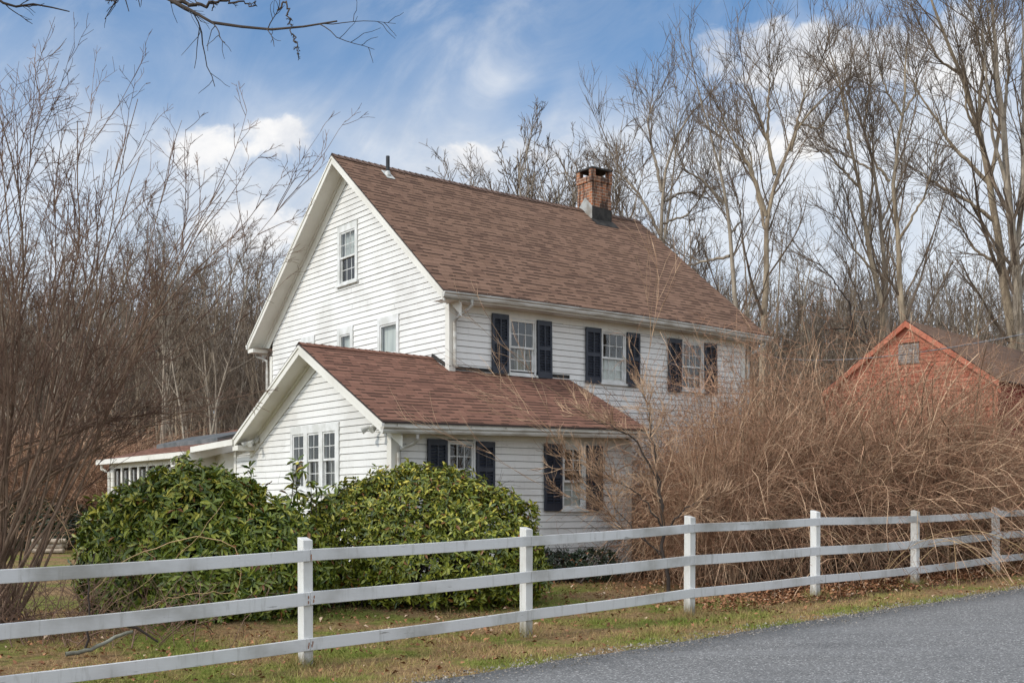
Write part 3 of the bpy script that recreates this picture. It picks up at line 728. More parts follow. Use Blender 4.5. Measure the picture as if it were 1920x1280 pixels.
# --- sunroom beyond the wing
mb = HB()
SX, SY0, SY1 = -2.75, 6.0, 11.6
sz = lambda x: 1.14 + .25 * (x + 2.9)
hs = [(6.35 + k * .62, 6.35 + k * .62 + .50, -.2, .84) for k in range(8)]
siding(mb, Fgable(SX), lambda z: (SY0, SY1), -1.75, -.3, seed=9)
for (a, b_, c, d) in hs:
    mb.box(SX - .02, SX + .02, b_, b_ + .12, -.3, .9); 
mb.box(SX - .02, SX + .02, SY0, 6.35, -.3, .9); mb.box(SX - .02, SX + .02, SY0, SY1, .9, 1.12); mb.box(SX - .02, SX + .02, 11.19, SY1, -.3, .9)
mb.quad((SX + .3, SY0, -1.7), (SX + .3, SY1, -1.7), (SX + .3, SY1, 1.1), (SX + .3, SY0, 1.1), 1)
mb.quad((SX, SY0, -1.7), (2., SY0, -1.7), (2., SY0, sz(2.)), (SX, SY0, sz(SX) - .05)); mb.quad((SX, SY1, -1.7), (2., SY1, -1.7), (2., SY1, sz(2.)), (SX, SY1, sz(SX) - .05))
mb.quad((-2.2, 3.5, -1.7), (-2.2, SY0, -1.7), (-2.2, SY0, 1.1), (-2.2, 3.5, 1.1))
sun_wall = mb.build('wall', [M['trim'], M['gap']], house, recalc=False); sun_wall['label'] = 'cream wall of the sunroom at the far side'
for (a, b_, c, d) in hs:
    w = HB(); w.box(SX - .03, SX - .021, a, b_, c - .05, c); w.box(SX - .03, SX - .0, (a + b_) / 2 - .015, (a + b_) / 2 + .015, c, d); w.quad((SX + .25, a, c), (SX + .25, b_, c), (SX + .25, b_, d), (SX + .25, a, d), 1)
    w = w.build('window', [M['window_white'], M['dark_room']], house)
    g = HB(); g.quad((SX, a, c), (SX, b_, c), (SX, b_, d), (SX, a, d)); g.build('pane', M['glass'], w, recalc=False)
mb = HB(); n = 6
V = [(-2.95, 5.75, sz(-2.95)), (2.2, 5.75, sz(2.2)), (2.2, 11.9, sz(2.2)), (-2.95, 11.9, sz(-2.95))]
mb.quad(*V, 0, [(5.75, 60), (5.75, 55), (11.9, 55), (11.9, 60)]); mb.add([(x, y, z - .04) for x, y, z in V], [(3, 2, 1, 0)], 1)
mb.quad(V[0], V[1], (2.2, 5.75, sz(2.2) - .04), (-2.95, 5.75, sz(-2.95) - .04), 1)
V = [(-2.84, 3.55, 1.33), (-2.2, 3.55, 1.49), (-2.2, 5.76, 1.40), (-2.84, 5.76, 1.24)]
mb.quad(*V, 0, [(3.5, 52), (3.5, 51.4), (5.75, 51.4), (5.75, 52)])
sroof = mb.build('roof', [M['shingle_low'], M['shingle_edge']], house, recalc=False); sroof['label'] = 'low pitched shingle roof of the sunroom'
mb = HB(); mb.beam((-2.93, 5.74, sz(-2.93) - .13), (1.0, 5.74, sz(1.) - .13), .03, .18); mb.beam((-2.86, 3.5, 1.24), (-2.86, 5.74, 1.17), .03, .12); mb.beam((-2.95, 5.75, 1.07), (-2.95, 11.88, 1.07), .14, .12)
mb.tube([(-2.92, 6.7, 1.0), (-2.92, 6.7, .84), (-2.80, 6.3, .76), (-2.79, 6.1, .7)], .04, 8); mb.tube([(-2.92, 11.7, 1.0), (-2.92, 11.7, .9), (-2.80, 11.5, .8), (-2.79, 11.5, -1.)], .04, 8)
mb.build('gutter', M['trim'], house)
mb = HB(); zs = lambda x: sz(x) + .10
mb.add([(-1.75, 7.0, sz(-1.75)), (-.8, 7.0, sz(-.8)), (-.8, 11.0, sz(-.8)), (-1.75, 11., sz(-1.75)), (-1.75, 7.0, zs(-1.75)), (-.8, 7.0, zs(-.8)), (-.8, 11.0, zs(-.8)), (-1.75, 11., zs(-1.75))],
       [(0, 1, 5, 4), (1, 2, 6, 5), (2, 3, 7, 6), (3, 0, 4, 7), (4, 5, 6, 7)]); mb.build('skylight', M['skylight'], sroof)

# ------------------------------------------------------------------ red barn
BAx = math.atan2(.727, .687); bx_, by_ = 12.96, 38.0; bz = gz(bx_, by_)
barn = empty('barn', (bx_, by_, bz), BAx, 'faded red clapboard barn with a brown shingle roof, behind the tangled brush', 'barn')
class BB(MB):
    def add(s, verts, faces, mi=0, uvs=None): super().add([(p[0], p[1], p[2] - bz) for p in verts], faces, mi, uvs)
# local x along the ridge away from the road, y to the left
AZ, EZ, HW = 5.98, 3.97, 2.86; sl = (AZ - EZ) / HW
def ur_b(z): 
    if z < EZ - .12: return (-HW + .1, HW - .1)
    h = (AZ - .18 - z) / sl; return (max(-HW + .1, -h), min(HW - .1, h))
mb = BB(); siding(mb, Fgable(0.), ur_b, -1.3, AZ - .1, [(-.40, .30, 4.62, 5.22)], p=.14, lip=.016, seed=11); mb.build('gable_wall', [M['barn_gable'], M['gap']], barn, recalc=False)
mb = BB(); siding(mb, Ffront(-HW + .02), lambda z: (0., 12.), -1.3, EZ - .05, p=.14, lip=.016, seed=12); siding(mb, Fback(HW - .02), lambda z: (0., 12.), -1.3, EZ - .05, p=.14, seed=13)
siding(mb, Fright(12.), ur_b, -1.3, AZ - .1, p=.14, seed=14); mb.build('side_wall', [M['barn_side'], M['gap']], barn, recalc=False)
mb = BB(); ov = .18
slope(mb, -ov, 12.2, 12, -HW - .16, lambda x: EZ - .16 * sl, 0., lambda x: AZ + .05 - .004 * x); slope(mb, -ov, 12.2, 12, HW + .16, lambda x: EZ - .16 * sl, 0., lambda x: AZ + .05 - .004 * x)
mb.build('roof', [M['shingle_barn'], M['shingle_edge']], barn, recalc=False)
mb = BB()
for sg in (-1, 1):
    y0, z0, y1, z1 = sg * (HW + .16), EZ - .16 * sl - .04, 0., AZ + .01
    mb.add([(-ov, y0, z0), (-ov, y1, z1), (-ov, y1, z1 - .2), (-ov, y0, z0 - .2), (0, y0, z0 - .2), (0, y1, z1 - .2)], [(0, 1, 2, 3), (3, 2, 5, 4)])
    mb.add([(-.03, y0, z0 - .19), (-.03, y1, z1 - .19), (-.03, y1, z1 - .38), (-.03, y0, z0 - .38)], [(0, 1, 2, 3)])
    mb.box(-.03, 0, sg * HW - .06, sg * HW + .06, -1.3, EZ - .1)
mb.build('rake_board', M['barn_trim'], barn, recalc=False)
mb = BB(); mb.box(-.04, -.0, -.40, .30, 4.60, 5.24)
for k in range(7): mb.box(-.055, -.041, -.38, .28, 4.64 + k * .085, 4.69 + k * .085)
mb.build('louvre', M['louvre'], barn)

# ------------------------------------------------------------------ white rail fence
M['fence'] = paint('fence_paint', (.58, .58, .575), (.27, .26, .23), .95)
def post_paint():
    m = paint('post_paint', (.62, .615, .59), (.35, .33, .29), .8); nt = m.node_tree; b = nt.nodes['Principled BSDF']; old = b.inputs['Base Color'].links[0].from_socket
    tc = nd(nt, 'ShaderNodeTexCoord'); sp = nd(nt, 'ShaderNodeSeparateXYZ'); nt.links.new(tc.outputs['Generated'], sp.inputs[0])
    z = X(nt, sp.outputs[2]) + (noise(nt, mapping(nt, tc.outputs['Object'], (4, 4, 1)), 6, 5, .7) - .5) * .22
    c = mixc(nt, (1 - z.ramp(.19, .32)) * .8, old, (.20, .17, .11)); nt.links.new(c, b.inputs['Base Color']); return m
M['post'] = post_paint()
M['rust'] = mat_noise('rust', (.32, .12, .04), (.2, .07, .03), 30)
M['moss'] = mat_noise('mossy_foot', (.22, .2, .14), (.4, .38, .33), 12)
fence = empty('rail_fence', (FX, FY, gz(FX, FY)), 0, 'white painted three-rail wooden fence running along the road verge', 'fence')
f0 = Vector((FX, FY, gz(FX, FY)))
SP = 3.0 / 1.0
base = {-1: -1.68, 0: -1.668, 1: -1.517, 2: -1.489, 3: -1.45, 4: -1.363, 5: -1.33, 6: -1.28, 7: -1.22, 8: -1.16, -2: -1.72}
top = {-2: -.50, -1: -.45, 0: -.36, 1: -.297, 2: -.18, 3: -.12, 4: -.125, 5: -.08, 6: -.02, 7: .03, 8: .08}
rails = [{-2: -.68, -1: -.603, 0: -.508, 1: -.434, 2: -.32, 3: -.262, 4: -.255, 5: -.18, 6: -.12, 7: -.06, 8: 0},
         {-2: -1.14, -1: -1.055, 0: -.943, 1: -.85, 2: -.756, 3: -.712, 4: -.68, 5: -.579, 6: -.53, 7: -.48, 8: -.42},
         {-2: -1.58, -1: -1.49, 0: -1.40, 1: -1.302, 2: -1.199, 3: -1.146, 4: -1.116, 5: -1.027, 6: -.97, 7: -.9, 8: -.85}]
PS = 3.04
rng = random.Random(4)
for i in range(-2, 9):
    x, y = F2(PS * (i if i >= 0 else i - .12), 0); w = .056
    mb = MB(); T = lambda a, b_, z: (x + FT[0] * a + FN[0] * b_ - f0.x, y + FT[1] * a + FN[1] * b_ - f0.y, z - f0.z)
    z0, z1 = base[i] - .25, top[i]; lx, ly = rng.uniform(-.012, .012), rng.uniform(-.012, .012)
    P = [T(a * w, b_ * w, z0) for a, b_ in ((-1, -1), (1, -1), (1, 1), (-1, 1))] + [T(a * w + lx, b_ * w + ly, z1 + (.03 if b_ > 0 else 0)) for a, b_ in ((-1, -1), (1, -1), (1, 1), (-1, 1))]
    mb.add(P, [(3, 2, 1, 0), (4, 5, 6, 7), (0, 1, 5, 4), (1, 2, 6, 5), (2, 3, 7, 6), (3, 0, 4, 7)])
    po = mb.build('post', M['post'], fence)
    bv = po.modifiers.new('b', 'BEVEL'); bv.width = .006; bv.segments = 2
    if i == 0:
        for zc, pts_ in ((rails[0][0], [(.0, .0), (.0, -.03)]), (rails[1][0], [(-.03, .02), (-.03, -.03), (.035, .02), (.03, -.02)]), (rails[2][0], [(-.025, .01), (-.03, -.02), (.02, .02), (.01, -.01)])):
            for (a, dz) in pts_:
                r = MB(); r.add([T(a + .004 * math.cos(q) * (1.5), -w - .0455, zc + dz + .012 * math.sin(q) - (.012 if math.sin(q) < 0 else 0)) for q in np.arange(0, 6.28, .7)], [tuple(range(9))]); r.build('rust_stain', M['rust'], po, recalc=False)
for k in range(3):
    for i in range(-2, 8):
        mb = MB(); h = (.059, .066, .062)[k]
        N = 8; V = []
        j0, j1 = rng.uniform(-.004, .004), rng.uniform(-.004, .004)
        for s in range(N + 1):
            q = s / N; a = PS * (i + q); a = a + (.0015 if s == 0 else -.0015 if s == N else 0)
            x, y = F2(a, -.057); zc = rails[k][i] * (1 - q) + rails[k][i + 1] * q + j0 * (1 - q) + j1 * q - .010 * math.sin(math.pi * q)
            for o_, dz in ((0, -h), (-.038, -h), (-.038, h), (0, h)):
                V.append((x + FN[0] * o_ - f0.x, y + FN[1] * o_ - f0.y, zc + dz - f0.z))
        Fc = [(s * 4 + c, s * 4 + (c + 1) % 4, s * 4 + 4 + (c + 1) % 4, s * 4 + 4 + c) for s in range(N) for c in range(4)] + [(0, 1, 2, 3), (N * 4 + 3, N * 4 + 2, N * 4 + 1, N * 4)]
        mb.add(V, Fc); ro = mb.build('rail', M['fence'], fence); bv = ro.modifiers.new('b', 'BEVEL'); bv.width = .004; bv.segments = 1; bv.limit_method = 'ANGLE'

M['nail'] = mat_noise('nail_head', (.10, .06, .04), (.2, .12, .08), 30)
# ------------------------------------------------------------------ evergreen shrubs
def leaves(centers, normals, rng, nl=8, L=.11, W=.034, droop=.25):
    """whorls of leaves: centers (N,3), normals (N,3)"""
    N = len(centers); k = nl
    n = unit(normals); rnd = rng.normal(0, 1, (N, 3)); a = unit(rnd - (rnd * n).sum(1, keepdims=True) * n); b = np.cross(n, a)
    q = (np.arange(k)[None, :] * 2.4 + rng.uniform(0, 6, (N, 1)))[..., None]
    el = rng.uniform(-droop, .9, (N, k, 1))
    d = (a[:, None] * np.cos(q) + b[:, None] * np.sin(q)) * np.cos(el) + n[:, None] * np.sin(el)
    d[..., 2] -= .12; d = unit(d)
    side = unit(np.cross(d, n[:, None] + rng.normal(0, .25, (N, k, 3)))); nn = np.cross(side, d)
    l = L * rng.uniform(.55, 1.2, (N, k, 1)); w = W * rng.uniform(.7, 1.2, (N, k, 1)) * l / L
    c = centers[:, None] + rng.normal(0, .012, (N, k, 3))
    p0 = c; pm = c + d * l * .5; p1 = c + d * l - nn * l * rng.uniform(.0, .35, (N, k, 1))
    Lf = pm + side * w / 2 + nn * w * .18; Rt = pm - side * w / 2 + nn * w * .18; L2 = c + d * l * .82 + side * w * .33 - nn * l * .08; R2 = c + d * l * .82 - side * w * .33 - nn * l * .08
    V = np.stack([p0, Lf, L2, p1, R2, Rt], 2).reshape(-1, 3); m = N * k
    I = np.arange(m)[:, None] * 6
    F = np.concatenate([I + np.array([[0, 3, 2, 1]]), I + np.array([[0, 5, 4, 3]])], 0)
    return V, F

def shrub(name, cx, cy, lumps, nwh, label, mat, L=.11, W=.034, nl=8, seed=0, z_off=0, cat_='shrub', group=None, stems=True):
    rng = R_(seed); z0 = gz(cx, cy); root = empty(name, (cx, cy, z0), 0, label, cat_, group)
    lumps = np.array(lumps, float); vol = (lumps[:, 3] * lumps[:, 4] + lumps[:, 5] ** 2); pr = vol / vol.sum()
    C, Nn = [], []
    while sum(len(c) for c in C) < nwh:
        idx = rng.choice(len(lumps), 4000, p=pr); l = lumps[idx]
        d = unit(rng.normal(0, 1, (4000, 3))); rad = 1 - np.abs(rng.normal(0, .13, (4000, 1)))
        rad = np.where(rng.uniform(0, 1, (4000, 1)) < .05, 1 + rng.uniform(0, .13, (4000, 1)), rad)
        nz = 1 + .10 * np.sin(d[:, :1] * 7 + idx[:, None]) * np.sin(d[:, 1:2] * 9 + 1.3 * idx[:, None]) + .06 * np.sin(d[:, 2:3] * 17 + d[:, :1] * 13)
        p = l[:, :3] + d * l[:, 3:6] * rad * nz
        ok = p[:, 2] > .05
        for q, lm in enumerate(lumps):
            e = (((p - lm[:3]) / lm[3:6]) ** 2).sum(1); ok &= ~((e < .60) & (idx != q))
        C.append(p[ok]); Nn.append(unit(d / l[:, 3:6] + np.array([0, 0, .35]))[ok])
    C = np.concatenate(C)[:nwh]; Nn = np.concatenate(Nn)[:nwh] + rng.normal(0, .3, (nwh, 3))
    V, F = leaves(C, unit(Nn), rng, nl, L, W); np_mesh('foliage', V, F, mat, root)
    if stems:
        k = 26; st = np.zeros((k, 3)); st[:, :2] = rng.normal(0, .3, (k, 2)); l = lumps[rng.choice(len(lumps), k)]
        tgt = l[:, :3] + unit(rng.normal(0, 1, (k, 3))) * l[:, 3:6] * .7
        d = tgt - st; p0 = grow(st, d, np.linalg.norm(d, axis=1), np.full(k, .022), 7, .16, .02, rng); p1 = spawn(p0, 7, .3, 1, (.4, 1.), (.25, .5), (.4, .6), 5, .2, .02, rng)
        p2 = spawn(p1, 4, .3, 1, (.4, 1.), (.4, .8), (.5, .8), 3, .2, .05, rng, rmin=.003)
        V, F = tubes([p0 + (5,), p1 + (3,), p2 + (3,)]); np_mesh('branches', V, F, M['twig_dark'], root)
    return root
# left rhododendron (large drooping leaves) and right one (dense dome)
shrub('rhododendron', -4.15, 15.6, [(-.85, 0, .75, .78, .8, .95), (-.1, -.1, .95, .95, .9, 1.0), (.75, .0, .68, .8, .85, .85), (1.15, .3, .5, .5, .6, .62), (-1.15, .2, .5, .55, .6, .7), (.1, -.35, .55, 1.2, .75, .75), (-.45, .1, 1.45, .5, .5, .5), (.35, .15, 1.35, .5, .5, .45)],
      4500, 'large rhododendron with drooping olive leaves, left of the denser domed shrub', M['leaf'], .135, .042, 8, 11)
shrub('rhododendron', -1.35, 16.9, [(-.9, .1, .8, .85, .8, .92), (0, 0, .95, 1.15, .95, 1.08), (.85, 0, .78, .9, .85, .92), (.3, -.3, .6, 1.25, .8, .8), (-.45, .0, 1.25, .7, .7, .62), (.4, 0., 1.28, .7, .7, .6), (1.35, .1, .5, .5, .6, .62), (-1.4, .1, .55, .5, .6, .7)],
      5200, 'dense domed rhododendron with small glossy leaves under the wing windows', M['leaf2'], .10, .036, 8, 12)
# the upright drooping shoots above the left rhododendron
def shoots():
    rng = R_(21); root = empty('rhododendron', (-3.55, 16.6, gz(-3.55, 16.6)), 0, 'leggy rhododendron with upright shoots and yellowing drooping leaves, behind the large left one', 'shrub')
    k = 34; st = np.zeros((k, 3)); st[:, 0] = rng.uniform(-1.5, 1.5, k); st[:, 1] = rng.uniform(-.4, .3, k)
    d = np.tile([0, 0, 1.], (k, 1)) + rng.normal(0, .13, (k, 3)); L = rng.uniform(1.6, 2.12, k) - .10 * st[:, 0]
    p0 = grow(st, d, L, np.full(k, .013), 8, .06, .05, rng); V, F = tubes([p0 + (4,)]); np_mesh('branches', V, F, M['twig_dark'], root)
    C = np.concatenate([p0[0][:, -1], p0[0][:, -2], p0[0][:, -3] + rng.normal(0, .08, (k, 3)), p0[0][:, -4] + rng.normal(0, .12, (k, 3))])
    V, F = leaves(C, np.tile([0, 0, 1.], (len(C), 1)) + rng.normal(0, .2, (len(C), 3)), rng, 8, .15, .045, droop=1.1); np_mesh('foliage', V, F, M['leaf'], root)
shoots()
shrub('hedge', -12.6, 31.5, [(-.9, 0, .55, .9, .8, .75), (.1, 0, .6, .9, .8, .72), (1.0, 0, .5, .8, .8, .65), (0, -.3, .35, 1.6, .7, .5)], 2600, 'low dark evergreen hedge at the back of the lawn', M['hedge'], .14, .06, 6, 13, cat_='hedge')
shrub('foundation_shrub', 1.1, 20.35, [(-.4, 0, .25, .5, .4, .3), (.3, .1, .25, .5, .4, .32)], 900, 'low dark clipped shrub at the foot of the white wing wall', M['hedge'], .06, .025, 7, 14)

# ------------------------------------------------------------------ tangled brush on the right
def brush_mesh(seed, n=640, R=1.7, H=3.6, tw=6, low=True):
    rng = R_(seed)
    st = np.zeros((n, 3)); a = rng.uniform(0, 2 * np.pi, n); r = np.abs(rng.normal(0, R * .45, n)); st[:, 0] = r * np.cos(a); st[:, 1] = r * np.sin(a)
    ao = a + rng.normal(0, 1.3, n); lean = np.abs(rng.normal(0, .34, n)) * (.5 + r / R) + .03
    d = np.stack([np.cos(ao) * lean, np.sin(ao) * lean, np.ones(n)], 1)
    L = H * rng.uniform(.5, 1.4, n) * (1.12 - .18 * r / R)
    # arching canes: rise, then bend over under their own weight
    P = 11; pts = np.zeros((n, P, 3)); pts[:, 0] = st; d = unit(d); g = (rng.uniform(0, 1, n) ** 1.7 * .085 + .001)[:, None]; step = (L / (P - 1))[:, None]
    out = unit(np.stack([np.cos(ao), np.sin(ao), np.zeros(n)], 1))
    for i in range(1, P):
        d = unit(d + np.array([[0, 0, -1.]]) * g * i + out * g * i * .6 + rng.normal(0, .11, (n, 3))); pts[:, i] = pts[:, i - 1] + d * step
    rad = (rng.uniform(.0045, .009, n) * np.where(rng.uniform(0, 1, n) > .92, 2.0, 1))[:, None] * np.linspace(1, .4, P)[None]
    p0 = (pts, rad)
    p1 = spawn(p0, tw, .12, 1, (.45, 1.5), (.10, .36), (.5, .75), 6, .26, .0, rng, rmin=.0036, tip=.6, grav=.01)
    p2 = spawn(p1, 2, .15, 1, (.5, 1.5), (.35, .8), (.7, .9), 4, .30, .0, rng, rmin=.0032, tip=.7)
    return p0, p1, p2
BR = []
for s in range(3):
    p0, p1, p2 = brush_mesh(100 + s)
    BR.append((tubes([p0 + (4,)]), tubes([p1 + (3,), p2 + (3,)])))
BRO = []
def brush(i, x, y, rot, sc, label, cat_='shrub', group=None):
    root = empty('bramble_thicket', (x, y, gz(x, y) - .03), rot, label, cat_, group); root.scale = sc
    if len(BRO) <= i:
        (V, F), (V2, F2_) = BR[i]; a = np_mesh('canes', V, F, M['cane'], root); b_ = np_mesh('twigs', V2, F2_, M['cane_twig'], root); BRO.append((a, b_))
    else:
        for s in BRO[i]: c = s.copy(); col.objects.link(c); c.parent = root
    return root
GB = 'arching shrubs tangled behind the fence'
for k, (t, p, sx, sz_, lb) in enumerate([
    (10.0, 2.7, .55, .78, 'thin tan brush nearest the white wing, left end of the thicket'),
    (11.5, 3.0, .85, .98, 'tall tan brush thicket in front of the far upper window'),
    (13.3, 2.5, 1.1, 1.02, 'dense tan brush mound between the house and the barn'),
    (15.5, 2.2, 1.15, 1.02, 'tan brush mound pressing over the fence in front of the barn gable'),
    (17.9, 2.2, 1.15, 1.0, 'lower brush mound in front of the barn corner'),
    (20.6, 2.4, 1.15, .92, 'brush mound right of the barn corner'),
    (23.6, 2.4, 1.2, .78, 'rightmost brush mound at the edge of the view')]):
    x, y = F2(t, p); brush(k % 3, x, y, k * 2.1, (sx, sx, sz_), lb)
x, y = F2(13.0, 5.2); brush(0, x, y, .7, (1.2, 1.2, .80), 'tall brush behind the thicket, beside the right end of the house')
x, y = F2(15.5, 6.5); brush(1, x, y, 2.7, (1.3, 1.3, .88), 'tall brush behind the thicket, below the left slope of the barn roof')
x, y = F2(19.5, 5.5); brush(2, x, y, 4.7, (1.3, 1.3, .8), 'low brush in front of the shaded red barn side')

# long golden canes standing out of the thicket
def gold():
    rng = R_(55); specs = []
    x0, y0 = F2(9.5, .35); root = empty('bramble_canes', (x0, y0, gz(x0, y0)), 0, 'long pale golden canes arching up out of the thicket and over the fence', 'brambles')
    n = 64; t = rng.uniform(11.6, 23, n); p = rng.uniform(.25, 1.6, n)
    st = np.stack([FX + FT[0] * t + FN[0] * p - x0, FY + FT[1] * t + FN[1] * p - y0, np.zeros(n)], 1)
    a = rng.uniform(0, 6.28, n); d = unit(np.stack([np.cos(a) * .7, np.sin(a) * .7 - .1, np.ones(n)], 1)); L = rng.uniform(1.8, 4.2, n); P = 14
    pts = np.zeros((n, P, 3)); pts[:, 0] = st; out = unit(np.stack([np.cos(a), np.sin(a) - .3, 0 * a], 1)); g = rng.uniform(.006, .035, n)[:, None]
    for i in range(1, P):
        d = unit(d + np.array([[0, 0, -1.]]) * g * i + out * g * i * .5 + rng.normal(0, .03, (n, 3))); pts[:, i] = pts[:, i - 1] + d * (L / (P - 1))[:, None]
    rad = rng.uniform(.006, .010, n)[:, None] * np.linspace(1, .4, P)[None]
    pp = (pts, rad); q = spawn(pp, 6, .3, 1, (.4, 1.), (.08, .2), (.5, .7), 4, .15, 0, rng, rmin=.003)
    V, F = tubes([pp + (5,)]); np_mesh('canes', V, F, M['cane_gold'], root); V, F = tubes([q + (3,)]); np_mesh('twigs', V, F, M['cane_twig'], root)
gold()

# ------------------------------------------------------------------ trees
def pix(px, py, d): return ((px - 960) / 2175 * d, d, (945 - py) / 2175 * d)     # survey point -> metres
def tree_from_limbs(name, label, limbs, d, seed, mats, dens=1., cat_='tree', twig_len=(.16, .34), rmin=.010, group=None, radial=None, base=None, up=.05, yj=1.5, tk=.62):
    rng = R_(seed); b0 = pix(*limbs[0][0][0], d); bz_ = gz(b0[0], b0[1]); root = empty(name, (b0[0], b0[1], bz_), 0, label, cat_, group)
    L0 = []
    for k, (pp, r0, r1) in enumerate(limbs):
        yo = 0 if k == 0 else rng.uniform(-yj, yj); P3 = []
        for i, (a, c) in enumerate(pp):
            q = pix(a, c, d); P3.append((q[0] - b0[0], (i / max(1, len(pp) - 1)) * yo + q[1] - b0[1], q[2] - bz_))
        if k == 0 or base: P3 = [(P3[0][0], P3[0][1], min(P3[0][2], -.1))] + P3[1:] if P3[0][2] < 1.0 else [(P3[0][0] + rng.uniform(-.1, .1), P3[0][1], -.1)] + P3
        L0.append(poly_limb(P3, r0 * tk * (1 if k == 0 else .85), r1 * tk * .7, 22, .02 * min(1, d / 20), seed + k))
    lp = cat(L0)
    k1 = max(2, int(7 * dens)); k1 += 3; p1 = spawn(lp, k1, .30, 1., (.3, .75), (.16, .38), (.34, .55), 10, .075, up, rng, rmin=rmin * 1.5, tip=.3, minL=.042 * d * min(1, d / 30))
    tipb = grow(lp[0][:, -1], lp[0][:, -1] - lp[0][:, -2], np.full(len(lp[0]), 2.4), lp[1][:, -1], 10, .08, up, rng)
    p1 = cat([p1, tipb]); p2 = spawn(p1, 4, .15, .92, (.3, .7), (.4, .75), (.45, .7), 8, .065, up, rng, rmin=rmin, tip=.45, minL=.024 * d * min(1, d / 30))
    p3 = spawn(p2, 4, .12, .92, (.3, .75), (.45, .85), (.5, .75), 6, .08, up, rng, rmin=rmin * .75, tip=.5, minL=.013 * d * min(1, d / 30))
    V, F = tubes([lp + (8,)]); np_mesh('trunk', V, F, mats[0], root, smooth=True)
    V, F = tubes([p1 + (5,), p2 + (3,), p3 + (3,)]); np_mesh('crown', V, F, mats[1], root)
    return root
BK, TW, WM = M['bark'], M['twig'], M['bark_warm']
tree_from_limbs('bare_tree', 'bare tree with a dark trunk rising behind the roof just right of the chimney',
    [([(1236, 900), (1238, 700), (1239, 448), (1241, 372), (1245, 328), (1264, 262), (1292, 219)], .27, .07),
     ([(1241, 360), (1232, 310), (1223, 262), (1217, 219), (1231, 180)], .13, .04), ([(1237, 440), (1198, 361), (1175, 335), (1160, 317), (1140, 260)], .12, .04),
     ([(1245, 378), (1280, 355), (1319, 350)], .10, .03), ([(1240, 420), (1290, 400), (1330, 350)], .09, .03), ([(1234, 450), (1180, 440), (1150, 400)], .09, .03)], 42, 201, (BK, TW))
tree_from_limbs('bare_tree', 'slender leaning bare tree with a long side limb, second from the chimney',
    [([(1400, 900), (1390, 700), (1379, 569), (1368, 437), (1357, 339), (1335, 262), (1319, 208), (1308, 164)], .24, .05),
     ([(1357, 383), (1313, 339), (1280, 328), (1262, 290)], .11, .03), ([(1368, 480), (1335, 482), (1286, 490), (1260, 470)], .11, .03),
     ([(1350, 310), (1360, 250), (1345, 200)], .09, .03), ([(1369, 440), (1400, 400), (1395, 340)], .08, .03)], 40, 202, (BK, TW))
tree_from_limbs('bare_tree', 'tall pale bare tree forking high into a V, beside the right end of the house',
    [([(1428, 900), (1430, 700), (1433, 600), (1439, 492), (1437, 405), (1453, 328), (1483, 284), (1494, 230), (1548, 180)], .30, .05),
     ([(1437, 405), (1412, 339), (1388, 300), (1362, 273), (1340, 224)], .15, .04), ([(1453, 328), (1439, 262), (1417, 208), (1395, 164)], .14, .04),
     ([(1439, 262), (1445, 164), (1447, 110)], .10, .03), ([(1436, 430), (1420, 330), (1416, 260), (1400, 220)], .10, .03), ([(1483, 284), (1500, 190), (1520, 150)], .10, .03), ([(1494, 230), (1540, 240), (1565, 200)], .07, .03)], 38, 203, (WM, TW))
tree_from_limbs('bare_tree', 'tall straight bare tree, left trunk of the close group above the barn peak',
    [([(1664, 900), (1660, 700), (1658, 629), (1647, 536), (1625, 460), (1614, 355), (1592, 262), (1576, 164), (1560, 110)], .26, .05),
     ([(1647, 520), (1600, 470), (1560, 400)], .10, .03), ([(1614, 355), (1570, 300), (1545, 250)], .10, .03), ([(1592, 262), (1600, 180), (1590, 120)], .09, .03), ([(1625, 460), (1640, 380), (1650, 300), (1640, 200)], .11, .03)], 40, 204, (WM, TW))
tree_from_limbs('bare_tree', 'kinked bare tree, middle trunk of the close group above the barn peak',
    [([(1668, 900), (1665, 700), (1663, 591), (1652, 416), (1641, 323), (1620, 235), (1554, 109)], .24, .04),
     ([(1652, 416), (1690, 340), (1700, 260)], .10, .03), ([(1641, 323), (1600, 280), (1570, 250)], .09, .03), ([(1620, 235), (1640, 150), (1645, 90)], .09, .03)], 41.5, 205, (BK, TW))
tree_from_limbs('bare_tree', 'tall bare tree, right trunk of the close group above the barn peak',
    [([(1702, 900), (1698, 700), (1696, 607), (1685, 492), (1685, 426), (1669, 339), (1680, 306), (1693, 219), (1696, 137), (1700, 90)], .28, .05),
     ([(1669, 339), (1640, 306), (1630, 230)], .10, .03), ([(1685, 450), (1720, 380), (1730, 300)], .10, .03), ([(1693, 219), (1660, 160), (1650, 110)], .09, .03), ([(1695, 210), (1730, 160), (1740, 100)], .09, .03)], 39, 206, (WM, TW))
tree_from_limbs('bare_tree', 'big many-limbed bare tree at the right edge with limbs sweeping up to the left',
    [([(1908, 900), (1906, 740), (1904, 651), (1888, 574), (1871, 437), (1855, 339), (1833, 230), (1800, 137), (1756, 33), (1735, -40)], .34, .06),
     ([(1871, 420), (1811, 377), (1756, 350), (1702, 317)], .13, .03), ([(1860, 350), (1784, 273), (1713, 164), (1690, 120)], .13, .03), ([(1833, 230), (1840, 120), (1810, 0)], .12, .03),
     ([(1855, 339), (1880, 230), (1860, 60), (1855, -40)], .13, .04), ([(1880, 500), (1830, 470), (1790, 400)], .11, .03), ([(1800, 137), (1760, 120), (1720, 60)], .08, .03), ([(1845, 280), (1800, 220), (1780, 120)], .09, .03)], 50, 207, (WM, TW), 1.4, tk=.88, rmin=.012)
